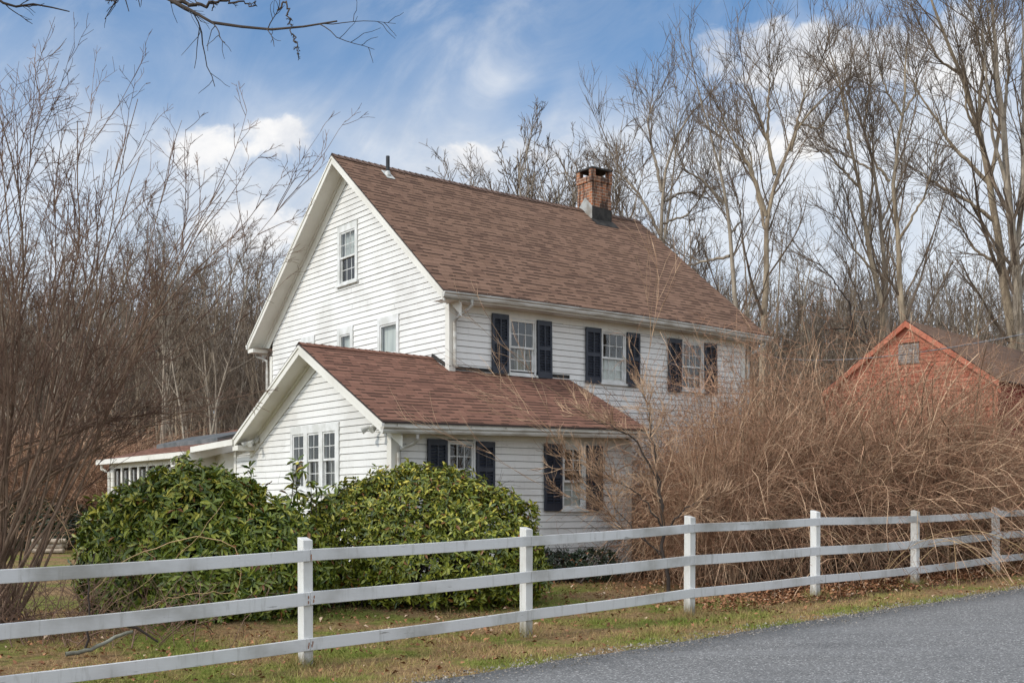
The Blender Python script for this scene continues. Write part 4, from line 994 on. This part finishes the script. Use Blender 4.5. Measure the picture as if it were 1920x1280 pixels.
tree_from_limbs('bare_tree', 'large upright bare tree at the right edge with several parallel limbs, behind the barn roof',
    [([(1920, 900), (1917, 740), (1915, 651), (1904, 492), (1888, 350), (1882, 230), (1866, 109), (1860, 0), (1860, -60)], .36, .07),
     ([(1904, 492), (1925, 350), (1930, 150), (1935, -20)], .17, .05), ([(1888, 350), (1850, 250), (1830, 100), (1815, 20)], .12, .03), ([(1910, 560), (1960, 400), (1985, 200)], .16, .04), ([(1882, 230), (1905, 120), (1910, 0)], .12, .03)], 49, 208, (BK, TW), 1.4, tk=.88, rmin=.012)
# dark crooked limb shape behind the brush between house and barn
tree_from_limbs('bare_tree', 'dark crooked leaning tree low behind the barn, trunk bowed to the left',
    [([(1645, 760), (1640, 680), (1625, 640), (1600, 620), (1570, 612), (1530, 622)], .13, .03), ([(1600, 620), (1590, 570), (1560, 530), (1530, 500)], .08, .03), ([(1640, 690), (1620, 560), (1600, 480)], .08, .02)], 39.5, 209, (M['twig_dark'], M['twig']), .8)

# woodland templates
def wood_tree(seed, H, multi=1, mats=(BK, TW)):
    rng = R_(seed); L0 = []
    for k in range(multi):
        a = rng.uniform(0, 6.28); ln = 0 if multi == 1 else rng.uniform(.05, .22)
        p = grow(np.array([[rng.normal(0, .15) * (multi > 1), rng.normal(0, .15) * (multi > 1), -.1]]), np.array([[math.cos(a) * ln, math.sin(a) * ln, 1.]]), np.array([H * rng.uniform(.82, 1.)]), np.array([H * .0085 * (1 if multi == 1 else .75)]), 16, .045, .03, rng, tip=.14)
        L0.append(p)
    lp = cat(L0)
    q1 = spawn(lp, 14 if multi == 1 else 9, .36, .96, (.3, .7), (.16, .38), (.38, .6), 10, .07, .07, rng, rmin=.018, tip=.25)
    q2 = spawn(q1, 7, .2, 1, (.35, .9), (.25, .5), (.45, .7), 6, .14, .06, rng, rmin=.012, tip=.4)
    q3 = spawn(q2, 5, .2, 1, (.35, .9), (.35, .7), (.6, .8), 4, .16, .05, rng, rmin=.009, tip=.6)
    return tubes([lp + (7,), q1 + (4,)]), tubes([q2 + (3,), q3 + (3,)])
WT = [wood_tree(300, 15), wood_tree(301, 16), wood_tree(302, 14, 2), wood_tree(303, 12, 3), wood_tree(304, 17), wood_tree(305, 10, 4)]
WTO = {}
def plant(i, x, y, rot, s, label, group, warm=0, nm='bare_tree'):
    root = empty(nm, (x, y, gz(x, y)), rot, label, 'tree', group); root.scale = (s, s, s * random.uniform(.92, 1.08)); key = (i, warm)
    if key not in WTO:
        (V, F), (V2, F2_) = WT[i]
        if (i, 1 - warm) in WTO:
            a0, b0 = WTO[(i, 1 - warm)]; a = a0.copy(); a.data = a0.data.copy(); b_ = b0.copy(); col.objects.link(a); col.objects.link(b_); a.parent = root; b_.parent = root
            a.data.materials[0] = WM if warm else BK
        else: a = np_mesh('trunk', V, F, WM if warm else BK, root, smooth=True); b_ = np_mesh('crown', V2, F2_, TW, root)
        WTO[key] = (a, b_)
    else:
        for s_ in WTO[key]: c = s_.copy(); col.objects.link(c); c.parent = root
    return root
rg = random.Random(77)
# right woods: px range 1480..2100 between 45 and 75 m
for k in range(95):
    d = rg.uniform(45, 78); px = rg.uniform(1360, 2050); x = (px - 960) / 2175 * d
    plant(rg.choice([0, 1, 2, 3, 4, 5]), x, d, rg.uniform(0, 6.28), rg.uniform(.62, .95) * d / 55, 'bare grey tree in the woods behind the barn', 'trees in the woods behind the barn', rg.random() < .5)
HT = [15, 16, 14, 12, 17, 10]
for k, (px, d, tpy, i) in enumerate([(1010, 60, 318, 3), (1065, 58, 290, 5), (1095, 62, 285, 2), (968, 64, 325, 5), (1150, 60, 210, 1), (1190, 64, 230, 2), (935, 63, 345, 3), (1080, 68, 280, 5), (1340, 60, 400, 2), (1290, 62, 390, 3), (1120, 70, 300, 3)]):
    x = (px - 960) / 2175 * d; plant(i, x, d, k * 1.3, ((945 - tpy) / 2175 * d + 1.2) / HT[i] * 1.04, 'bare tree whose crown shows above the house ridge', 'crowns showing above the ridge')
# left woods
for k in range(90):
    d = rg.uniform(42, 78); px = rg.uniform(-60, 560); x = (px - 960) / 2175 * d
    hgt = np.interp(px, [0, 250, 400, 480, 560], [1.0, 1.0, .98, .86, .78]) * rg.uniform(.8, 1.05) * d / 60
    plant(rg.choice([0, 1, 2, 3, 4, 5]), x, d, rg.uniform(0, 6.28), hgt, 'bare grey-brown tree in the woods left of the house', 'trees in the woods left of the house', rg.random() < .4)
plant(5, (385 - 960) / 2175 * 36, 36, 1., .92, 'dark bushy multi-stem bare tree standing in front of the left woods', None)
plant(3, (300 - 960) / 2175 * 38, 38, 3., .80, 'slimmer multi-stem bare tree left of the dark bushy one', None)

# far woodland: one mass of poles and twigs
def far_wood():
    rng = R_(9); n = 2200; px = np.r_[rng.uniform(-500, 900, n // 2), rng.uniform(900, 2500, n - n // 2)]; d = rng.uniform(76, 125, n)
    x = (px - 960) / 2175 * d; st = np.stack([x, d, gza(x, d) - .1], 1); H = rng.uniform(12, 19, n) * d / 95
    L = grow(st, np.tile([0, 0, 1.], (n, 1)) + rng.normal(0, .04, (n, 3)), H, rng.uniform(.06, .17, n), 8, .04, .05, rng, tip=.2)
    q = spawn(L, 8, .3, 1, (.3, .8), (.15, .32), (.35, .55), 5, .12, .07, rng, rmin=.03, tip=.4); q2 = spawn(q, 4, .2, 1, (.3, .9), (.35, .6), (.5, .7), 3, .15, .06, rng, rmin=.018, tip=.6)
    V, F = tubes([L + (5,), q + (3,), q2 + (3,)]); o = np_mesh('distant_woods', V, F, M['far_wood']); tag(o, 'distant mass of bare grey winter woods beyond the nearer trees', 'woods', kind='stuff')
far_wood()

# understory brush along the wood edges
for k in range(26):
    if k < 15: px, d = rg.uniform(-60, 430), rg.uniform(33, 48)
    else: px, d = rg.uniform(1380, 2050), rg.uniform(42, 52)
    if px > 200 and d < 40 and k < 15: d += 6
    x = (px - 960) / 2175 * d; r = brush(k % 3, x, d, rg.uniform(0, 6.28), (1.6, 1.6, rg.uniform(.6, .9)), 'brown thicket at the edge of the woods', 'shrub', 'undergrowth along the wood edge')

# big multi-stem shrub tree at the left, in front of everything
def left_tree():
    rng = R_(41); bx0, by0 = -6.25, 14.2; z0 = gz(bx0, by0)
    root = empty('multi_stem_tree', (bx0, by0, z0), 0, 'large bare many-stemmed shrub tree fanning up at the left edge behind the fence', 'tree')
    n = 54; st = np.stack([rng.normal(-.1, .13, n), rng.normal(0, .2, n), np.full(n, -.1)], 1)
    a = rng.uniform(0, 6.28, n); ln = rng.uniform(.03, .42, n); ln[:7] = rng.uniform(.45, .75, 7); a[:7] = rng.normal(0, .7, 7)
    d = np.stack([np.cos(a) * ln + .05, np.sin(a) * ln * .8, np.ones(n)], 1); L = rng.uniform(3.4, 7.4, n)
    p0 = grow(st, d, L, rng.uniform(.009, .026, n) * np.where(rng.uniform(0, 1, n) > .85, 1.6, 1), 16, .055, .012, rng, tip=.22)
    # low spreading limbs reaching towards the house
    m = 9; st2 = np.stack([rng.normal(.05, .1, m), rng.normal(0, .15, m), rng.uniform(1.1, 2.4, m)], 1); a2 = rng.normal(.12, .5, m)
    d2 = np.stack([np.cos(a2), np.sin(a2), rng.uniform(.35, 1.1, m)], 1)
    pl = grow(st2, d2, rng.uniform(1.7, 3.1, m), rng.uniform(.012, .022, m), 16, .06, -.012, rng, tip=.25)
    p0 = cat([p0, pl])
    p1 = spawn(p0, 8, .38, .97, (.22, .62), (.14, .36), (.42, .7), 10, .07, .02, rng, rmin=.006, tip=.35)
    p2 = spawn(p1, 5, .2, 1, (.3, .9), (.25, .55), (.55, .8), 6, .13, .02, rng, rmin=.004, tip=.5)
    p3 = spawn(p2, 3, .3, 1, (.35, .9), (.3, .55), (.7, .9), 3, .12, .02, rng, rmin=.003, tip=.8)
    V, F = tubes([p0 + (6,)]); np_mesh('trunk', V, F, M['stem_left'], root, smooth=True)
    V, F = tubes([p1 + (4,), p2 + (3,), p3 + (3,)]); np_mesh('crown', V, F, M['twig_left'], root)
left_tree()

# small dark tree growing in front of the wing corner
tree_from_limbs('young_tree', 'small dark bare tree leaning over the right wing window', [
    ([(1252, 1130), (1246, 1050), (1242, 960), (1238, 900), (1215, 870), (1190, 820), (1150, 800), (1110, 782), (1085, 768)], .032, .008),
    ([(1242, 960), (1235, 880), (1215, 780), (1205, 720)], .022, .006), ([(1243, 990), (1200, 925), (1160, 905), (1110, 870)], .018, .005),
    ([(1244, 1000), (1290, 950), (1340, 930)], .02, .006), ([(1246, 1040), (1190, 1000), (1140, 930), (1090, 900), (1060, 860)], .014, .004), ([(1246, 1040), (1170, 990), (1120, 940), (1060, 930)], .012, .004)],
    18.6, 301, (M['twig_dark'], M['cane']), 1.9, rmin=.0045, yj=.3, tk=1.05)

# undergrowth by the left tree
def sprigs():
    rng = R_(60); x0, y0 = -5.4, 13.4; root = empty('undergrowth', (x0, y0, gz(x0, y0)), 0, 'low tangle of thin bare twigs around the foot of the left multi-stem tree', 'brush')
    n = 150; st = np.stack([rng.normal(0, .9, n), rng.normal(0, .5, n), np.zeros(n)], 1); a = rng.uniform(0, 6.28, n)
    d = np.stack([np.cos(a) * .7, np.sin(a) * .7, np.ones(n) * .9], 1); p = grow(st, d, rng.uniform(.5, 1.5, n), rng.uniform(.004, .009, n), 9, .14, -.04, rng)
    q = spawn(p, 5, .2, 1, (.4, 1.2), (.2, .5), (.5, .8), 5, .18, 0, rng, rmin=.003); V, F = tubes([p + (4,), q + (3,)]); np_mesh('twigs', V, F, M['twig_left'], root)
sprigs()
# pale canes arching in front of the left rhododendron
def arches():
    x0, y0 = -4.6, 14.0; z0 = gz(x0, y0); root = empty('bramble_canes', (x0, y0, z0), 0, 'pale bramble canes arching low in front of the large left rhododendron', 'brambles'); g = []
    for pts, r in (([(150, 1130), (200, 1075), (250, 1040), (320, 1012), (400, 1005), (440, 1020), (458, 1060), (452, 1100), (440, 1118)], .008), ([(265, 1140), (300, 1125), (360, 1112), (420, 1110), (445, 1118)], .006), ([(120, 1240), (200, 1140), (290, 1080), (380, 1000), (420, 940)], .005), ([(60, 1200), (100, 1120), (150, 1050), (120, 980), (90, 940)], .006)):
        P3 = [tuple(np.array(pix(a, c, 14.0)) - np.array([x0, y0, z0])) for a, c in pts]; g.append(poly_limb(P3, r, r * .5, 18, .012, len(g)))
    lp = cat(g); q = spawn(lp, 5, .1, 1, (.4, 1.1), (.05, .12), (.5, .7), 4, .15, .02, R_(3), rmin=.003); V, F = tubes([lp + (5,), q + (3,)]); np_mesh('canes', V, F, M['cane_gold'], root)
arches()

# roadside maple whose trunk stands outside the frame; its limbs hang into the top of the view
def maple():
    x0, y0 = -8.2, 12.0; z0 = gz(x0, y0); root = empty('roadside_maple', (x0, y0, z0), 0, 'dark bare limbs of a roadside tree hanging into the top left of the view', 'tree')
    rel = lambda a, c, d: tuple(np.array(pix(a, c, d)) - np.array([x0, y0, z0])); rng = R_(8)
    tr = poly_limb([(0, 0, -.1), (.05, .1, 2.5), (.1, .1, 5), (0, .2, 8), (.2, .3, 11)], .30, .12, 16, .02, 1)
    L = [poly_limb([(.08, .1, 5.0), (2.6, -.8, 6.6), rel(120, -150, 10.5), rel(230, -90, 10), rel(300, 0, 9.6), rel(350, 12, 9.5), rel(385, 45, 9.4), rel(440, 50, 9.3), rel(500, 62, 9.2), rel(560, 56, 9.1), rel(632, 40, 9.)], .055, .006, 30, .01, 2),
         poly_limb([rel(320, 3, 9.55), rel(380, 10, 9.5), rel(430, 2, 9.4), rel(480, 10, 9.3)], .018, .004, 30, .01, 3),
         poly_limb([rel(520, 20, 9.2), rel(535, 0, 9.2), rel(545, 50, 9.1), rel(560, 105, 9.0)], .008, .003, 30, .008, 4),
         poly_limb([(.08, .1, 4.7), (1.6, .2, 5.4), rel(-80, -60, 11), rel(0, 8, 10.8), rel(50, 15, 10.8), rel(90, 12, 10.7), rel(130, 22, 10.7)], .06, .005, 30, .012, 5),
         poly_limb([rel(100, -60, 10.2), rel(180, -30, 10.1), rel(210, 0, 10), rel(216, 12, 10)], .012, .004, 30, .01, 6)]
    lp = cat(L); q1 = spawn(lp, 20, .42, 1., (.4, 1.1), (.05, .15), (.4, .6), 8, .17, -.02, rng, rmin=.0042, tip=.4); q2 = spawn(q1, 4, .2, 1, (.4, 1.), (.3, .6), (.5, .8), 5, .2, -.02, rng, rmin=.003, tip=.6)
    V, F = tubes([tr + (10,)]); np_mesh('trunk', V, F, M['bark'], root, smooth=True); V, F = tubes([lp + (6,)]); np_mesh('limb', V, F, M['twig_dark'], root, smooth=True); V, F = tubes([q1 + (4,), q2 + (3,)]); np_mesh('twigs', V, F, M['twig_dark'], root)
maple()

# ------------------------------------------------------------------ small things
# fallen lichen covered branch
def fallen():
    x0, y0 = pix(160, 1240, 12.2)[:2]; z0 = gz(x0, y0); root = empty('fallen_branch', (x0, y0, z0), .6, 'broken lichen-covered branch lying behind the lowest rail at the left', 'branch')
    lp = cat([poly_limb([(-.2, 0, .05), (.1, .0, .09), (.32, .02, .20), (.5, .02, .24)], .024, .018, 12, .006, 1)]); V, F = tubes([lp + (8,)]); np_mesh('log', V, F, mat_bark('lichen_bark', (.12, .115, .09), (.27, .27, .22)), root, smooth=True)
    lp = cat([poly_limb([(.25, 0, .42), (.4, 0, .30), (.55, -.02, .28), (.75, -.05, .12)], .022, .012, 12, .006, 2), poly_limb([(.0, 0, .1), (.05, 0, .35), (.02, 0, .8), (.1, 0, 1.1)], .014, .006, 12, .01, 3)]); V, F = tubes([lp + (6,)]); np_mesh('twigs', V, F, M['twig_dark'], root)
fallen()
# log pile at the back of the lawn
def logpile():
    x0, y0 = pix(88, 1055, 29)[:2]; root = empty('log_pile', (x0, y0, gz(x0, y0)), .1, 'small pile of pale split logs by the dark hedge', 'log pile'); r = random.Random(2)
    mm = mat_noise('pale_log', (.45, .38, .3), (.3, .24, .18), 8)
    for j in range(3):
        for i in range(3):
            mb = MB(); yy = i * .13 + (j % 2) * .06; mb.tube([(-.35 + r.uniform(-.05, .05), yy, .07 + j * .12), (.35 + r.uniform(-.05, .05), yy + r.uniform(-.02, .02), .07 + j * .12)], .06, 8); o = mb.build('log', mm, root)
logpile()
# service cable from the house to a pole outside the frame
def cable():
    a = np.array(pix(1396, 655, 28.)); c = np.array(pix(1640, 670, 26.)); e = np.array(pix(2150, 575, 22.)); t = np.linspace(0, 1, 30)[:, None]
    cc = 2 * c - .5 * a - .5 * e; P = (1 - t) ** 2 * a + 2 * t * (1 - t) * cc + t ** 2 * e
    mb = MB(); mb.tube([tuple(p) for p in P], .014, 6); tag(mb.build('overhead_cable', M['cable'], smooth=True), 'thin dark overhead service cable sagging in front of the barn', 'cable')
    x, y = e[0], e[1]; root = empty('utility_pole', (x, y, gz(x, y)), 0, 'wooden utility pole just outside the right edge', 'pole'); mb = MB(); mb.tube([(0, 0, -.1), (0, 0, 7.5)], [.14, .10], 12); mb.build('pole_shaft', M['bark'], root)
    mb = MB(); mb.beam((-.7, 0, 6.9), (.7, 0, 6.9), .09, .11); mb.build('crossarm', M['bark'], root)
cable()

# ------------------------------------------------------------------ grass and leaf litter
def grass():
    rng = R_(70); n = 220000
    t = rng.uniform(-6, 24, n); p = np.where(rng.uniform(0, 1, n) < .62, rng.uniform(-1.72, 1.6, n), rng.uniform(1.6, 6.5, n))
    # tufts
    tt = np.sin(t * 2.1 + np.sin(p * 3) * 2) * np.sin(p * 2.7 + t) + rng.normal(0, .55, n); keep = tt > -.25
    keep &= ~((t > 8.2) & (p > .35 + rng.normal(0, .2, n))); keep &= ~((t > 10.5) & (rng.uniform(0, 1, n) < .72))
    t, p, tt = t[keep], p[keep], tt[keep]; n = len(t)
    m_ = 260 * 9; tq = np.repeat(np.arange(-1, 8) * PS, 260) + rng.normal(0, .11, m_); pq = rng.normal(0, .09, m_)
    t, p, tt = np.r_[t, tq], np.r_[p, pq], np.r_[tt, np.full(m_, 3.)]; n = len(t)
    x = FX + FT[0] * t + FN[0] * p; y = FY + FT[1] * t + FN[1] * p; z = gza(x, y)
    h = rng.uniform(.02, .055, n) * (1 + .9 * (tt > 1.0) + 1.1 * (tt == 3.)); w = rng.uniform(.003, .0065, n); a = rng.uniform(0, 6.28, n); lx, ly = rng.normal(0, .7, n) * h, rng.normal(0, .7, n) * h
    dx, dy = np.cos(a) * w, np.sin(a) * w
    V = np.stack([np.stack([x - dx, y - dy, z - .01], 1), np.stack([x + dx, y + dy, z - .01], 1), np.stack([x + lx, y + ly, z + h], 1)], 1).reshape(-1, 3)
    Fq = np.arange(n * 3).reshape(n, 3)
    m, nt, b = newmat('grass_blade', .8, .15); g = nd(nt, 'ShaderNodeNewGeometry'); r = X(nt, g.outputs['Random Per Island']); tc = nd(nt, 'ShaderNodeTexCoord')
    f = (noise(nt, tc.outputs['Object'], .8, 5, .65).ramp(.43, .60) * .85 + r * .25).clamp()
    c = mixc(nt, f, (.38, .25, .125), (.15, .20, .032)); c = mixc(nt, r.gt(.8) * .7, c, (.29, .29, .08)); nt.links.new(c, b.inputs['Base Color'])
    tag(np_mesh('grass', V, Fq, m), 'short patchy green and straw coloured winter grass on the verge and lawn', 'grass', kind='stuff')
grass()
def litter():
    rng = R_(71); n = 30000; t = np.r_[rng.uniform(-6, 26, n // 2), rng.uniform(6.5, 26, n - n // 2)]; p = np.r_[rng.uniform(-1.5, 6, n // 2), np.abs(rng.normal(0, 1.1, n - n // 2)) - .35]
    ke = ~((p < 0) & (rng.uniform(0, 1, n) < .55)); ke &= ~((t < 8) & (rng.uniform(0, 1, n) < .35)); t, p = t[ke], p[ke]; n = len(t)
    x = FX + FT[0] * t + FN[0] * p; y = FY + FT[1] * t + FN[1] * p; z = gza(x, y) + rng.uniform(.012, .05, n)
    a = rng.uniform(0, 6.28, n); s = rng.uniform(.015, .04, n)[:, None]; u = np.stack([np.cos(a), np.sin(a), rng.normal(0, .35, n)], 1) * s; v = np.stack([-np.sin(a), np.cos(a), rng.normal(0, .35, n)], 1) * s * .6
    c = np.stack([x, y, z], 1); up = np.array([0, 0, 1.]) * s * rng.uniform(.1, .6, (n, 1))
    V = np.stack([c - u, c - u * .1 + v + up, c + u, c + u * .15 - v + up], 1).reshape(-1, 3); Fq = np.arange(n * 4).reshape(n, 4)
    m, nt, b = newmat('dead_leaf', .85, .15); g = nd(nt, 'ShaderNodeNewGeometry'); r = X(nt, g.outputs['Random Per Island'])
    c = mixc(nt, r, (.13, .055, .028), (.44, .22, .115)); c = mixc(nt, r.gt(.93) * .8, c, (.6, .46, .33)); nt.links.new(c, b.inputs['Base Color'])
    tag(np_mesh('leaf_litter', V, Fq, m), 'brown fallen leaves strewn under the fence and brush', 'leaves', kind='stuff')
litter()

def gravel():
    rng = R_(72); n = 9000; t = rng.uniform(-6, 26, n); p = -1.62 + rng.normal(0, .16, n) - np.abs(rng.normal(0, .12, n)); x = FX + FT[0] * t + FN[0] * p; y = FY + FT[1] * t + FN[1] * p; z = gza(x, y) + .022
    s = rng.uniform(.004, .014, n) * (1 + (rng.uniform(0, 1, n) > .96)); c = np.stack([x, y, z], 1)[:, None]; q = np.array([[1, 0, 0], [-.5, .87, 0], [-.5, -.87, 0], [0, 0, .9]])[None] + rng.normal(0, .25, (n, 4, 3))
    V = (c + q * s[:, None, None]).reshape(-1, 3); I = np.arange(n)[:, None] * 4; Fq = np.concatenate([I + np.array([[0, 1, 3]]), I + np.array([[1, 2, 3]]), I + np.array([[2, 0, 3]])])
    m, nt, b = newmat('grit', .9, .2); g = nd(nt, 'ShaderNodeNewGeometry'); r = X(nt, g.outputs['Random Per Island']); nt.links.new(mixc(nt, r, (.045, .042, .04), (.38, .34, .29)), b.inputs['Base Color'])
    tag(np_mesh('gravel', V, Fq, m), 'loose grit and small stones along the broken edge of the road', 'gravel', kind='stuff')
gravel()

# ------------------------------------------------------------------ sky, sun, camera
w = bpy.data.worlds.new('World'); scene.world = w; w.use_nodes = True; nt = w.node_tree; bg = nt.nodes['Background']
sun_to = Vector((-.87, -.50, 0)).normalized(); el = math.radians(38)
sky = nd(nt, 'ShaderNodeTexSky'); sky.sky_type = 'NISHITA'; sky.sun_disc = False; sky.sun_elevation = el
az = math.atan2(sun_to.x, sun_to.y); sky.sun_rotation = az; sky.air_density = 1.0; sky.dust_density = .6; sky.ozone_density = 1.6
tc = nd(nt, 'ShaderNodeTexCoord'); sp = nd(nt, 'ShaderNodeSeparateXYZ'); nt.links.new(tc.outputs['Generated'], sp.inputs[0])
dx, dy, dz = (X(nt, sp.outputs[i]) for i in range(3))
A = dx.atan2(dy); E = dz.asin()      # azimuth / elevation
def comb(a, b_, c=0.):
    n = nd(nt, 'ShaderNodeCombineXYZ')
    for i, q in enumerate((a, b_, c)):
        if isinstance(q, X): link(nt, q, n.inputs[i])
        else: n.inputs[i].default_value = q
    return n.outputs[0]
warp = noise(nt, comb(A, E), 4, 3); warp2 = noise(nt, comb(A, E, 9.), 9, 4)
A2 = A + (warp - .5) * .16; E2 = E + (warp2 - .5) * .07
def blob(a0, e0, ra, re, rot=0.):
    a = A2 - a0; e = E2 - e0; c, s = math.cos(rot), math.sin(rot)
    p = (a * c + e * s) / ra; q = (e * c - a * s) / re; return (p * p + q * q)._m('MULTIPLY', -1.).exp()
def ae(px, py): 
    u, v = (px - 960) / 2175, (945 - py) / 2175; return math.atan(u), math.atan2(v, math.sqrt(1 + u * u))
# thin high cloud: streaks rising to the right
Sx = A * .80 + E * .60; Sy = E * .80 - A * .60
cir = noise(nt, comb(Sx * 3.0, Sy * 7.0, warp * .7), 1.6, 7, .60, dist=1.1).ramp(.38, .72)
fine = noise(nt, comb(Sx * 9., Sy * 24., 3.), 1.2, 6, .65).ramp(.35, .75)
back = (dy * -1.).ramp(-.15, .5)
veil = ((1 - E.ramp(.26, .44)) * .88).max(E.ramp(.5, .75) * .8).max(back * .9)  # overhead and rear cloud is added out of view to whiten the fill light
clr = None
for (px, py, rx, ry, k, rot) in ((480, 90, .17, .055, 1.0, 0.), (330, 150, .12, .05, .9, 0), (1200, 80, .085, .05, .9, .3), (1060, 150, .08, .022, .8, .55), (1460, 40, .10, .03, .6, 0), (530, 290, .10, .016, .55, 0), (-300, 60, .3, .1, .6, 0)):
    a0, e0 = ae(px, py); g = blob(a0, e0, rx, ry, rot) * k; clr = g if clr is None else clr.max(g)
cum = None
def cell(px, py, rx, ry, k=1.):
    global cum
    a0, e0 = ae(px, py); g = blob(a0, e0, rx, ry) * k; cum = g if cum is None else cum.max(g)
for c_ in ((1345, 95, .030, .020, .8), (1400, 110, .035, .03, 1), (1500, 120, .06, .030, 1), (1640, 105, .08, .035, 1), (1780, 90, .07, .04, 1), (525, 268, .045, .020, .95), (450, 285, .02, .012, .6), (335, 262, .05, .028, .78), (865, 308, .06, .020, .8), (1015, 272, .045, .02, .7),
            (490, 445, .05, .035, .85), (1450, 260, .08, .05, .55), (1650, 300, .1, .05, .45)): cell(*c_)
puff = noise(nt, comb(A2, E2 * 1.5, 2.), 15, 8, .62); puffb = noise(nt, comb(A, E * 1.6, 7.), 6, 6, .6)
cumd = (cum + (puff - .5) * 1.35).ramp(.40, .72)
gen = puffb.ramp(.48, .66) * (1 - E.ramp(.20, .34)) * .65
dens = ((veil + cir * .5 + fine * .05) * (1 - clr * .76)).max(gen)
base_sky = mixc(nt, 1., sky.outputs[0], (.66, 1.0, 1.22), 'MULTIPLY')
# cloud radiance in the same (physical) units as the sky texture
lit = mixc(nt, (puff * .5 + puffb * .5).ramp(.35, .62), (5.2, 5.5, 6.1), (8.2, 8.1, 8.0))
c = mixc(nt, dens.clamp() * .85, base_sky, mixc(nt, puffb.ramp(.3, .7), (5.3, 5.7, 6.3), (7.6, 7.7, 7.8)))
c = mixc(nt, cumd * .92, c, lit)
# unseen sky round the sun and behind the camera brightened as added fill
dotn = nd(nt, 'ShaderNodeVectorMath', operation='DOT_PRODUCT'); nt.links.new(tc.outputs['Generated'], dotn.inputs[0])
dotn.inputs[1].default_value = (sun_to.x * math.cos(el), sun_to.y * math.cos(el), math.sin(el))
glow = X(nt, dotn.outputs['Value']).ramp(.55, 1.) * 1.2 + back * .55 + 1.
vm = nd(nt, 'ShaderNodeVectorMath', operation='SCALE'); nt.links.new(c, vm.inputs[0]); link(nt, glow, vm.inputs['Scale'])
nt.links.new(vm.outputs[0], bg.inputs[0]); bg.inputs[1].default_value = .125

sl_ = bpy.data.lights.new('sun', 'SUN'); sl_.energy = 2.25; sl_.angle = math.radians(5); sl_.color = (1., .93, .82)
so = bpy.data.objects.new('sun', sl_); col.objects.link(so)
so.rotation_euler = Vector((sun_to.x * math.cos(el), sun_to.y * math.cos(el), math.sin(el))).to_track_quat('Z', 'Y').to_euler()

cam = bpy.data.cameras.new('camera'); co = bpy.data.objects.new('camera', cam); col.objects.link(co); scene.camera = co
cam.sensor_width = 36; cam.lens = 2175 / 1920 * 36; cam.shift_y = 305 / 1920; cam.clip_end = 3000; cam.clip_start = .1
co.location = (0, 0, 0); co.rotation_euler = (math.radians(90), 0, 0)
scene.view_settings.view_transform = 'Standard'; scene.view_settings.look = 'None'; scene.view_settings.exposure = 0
scene.cycles.max_bounces = 4; scene.cycles.transparent_max_bounces = 8
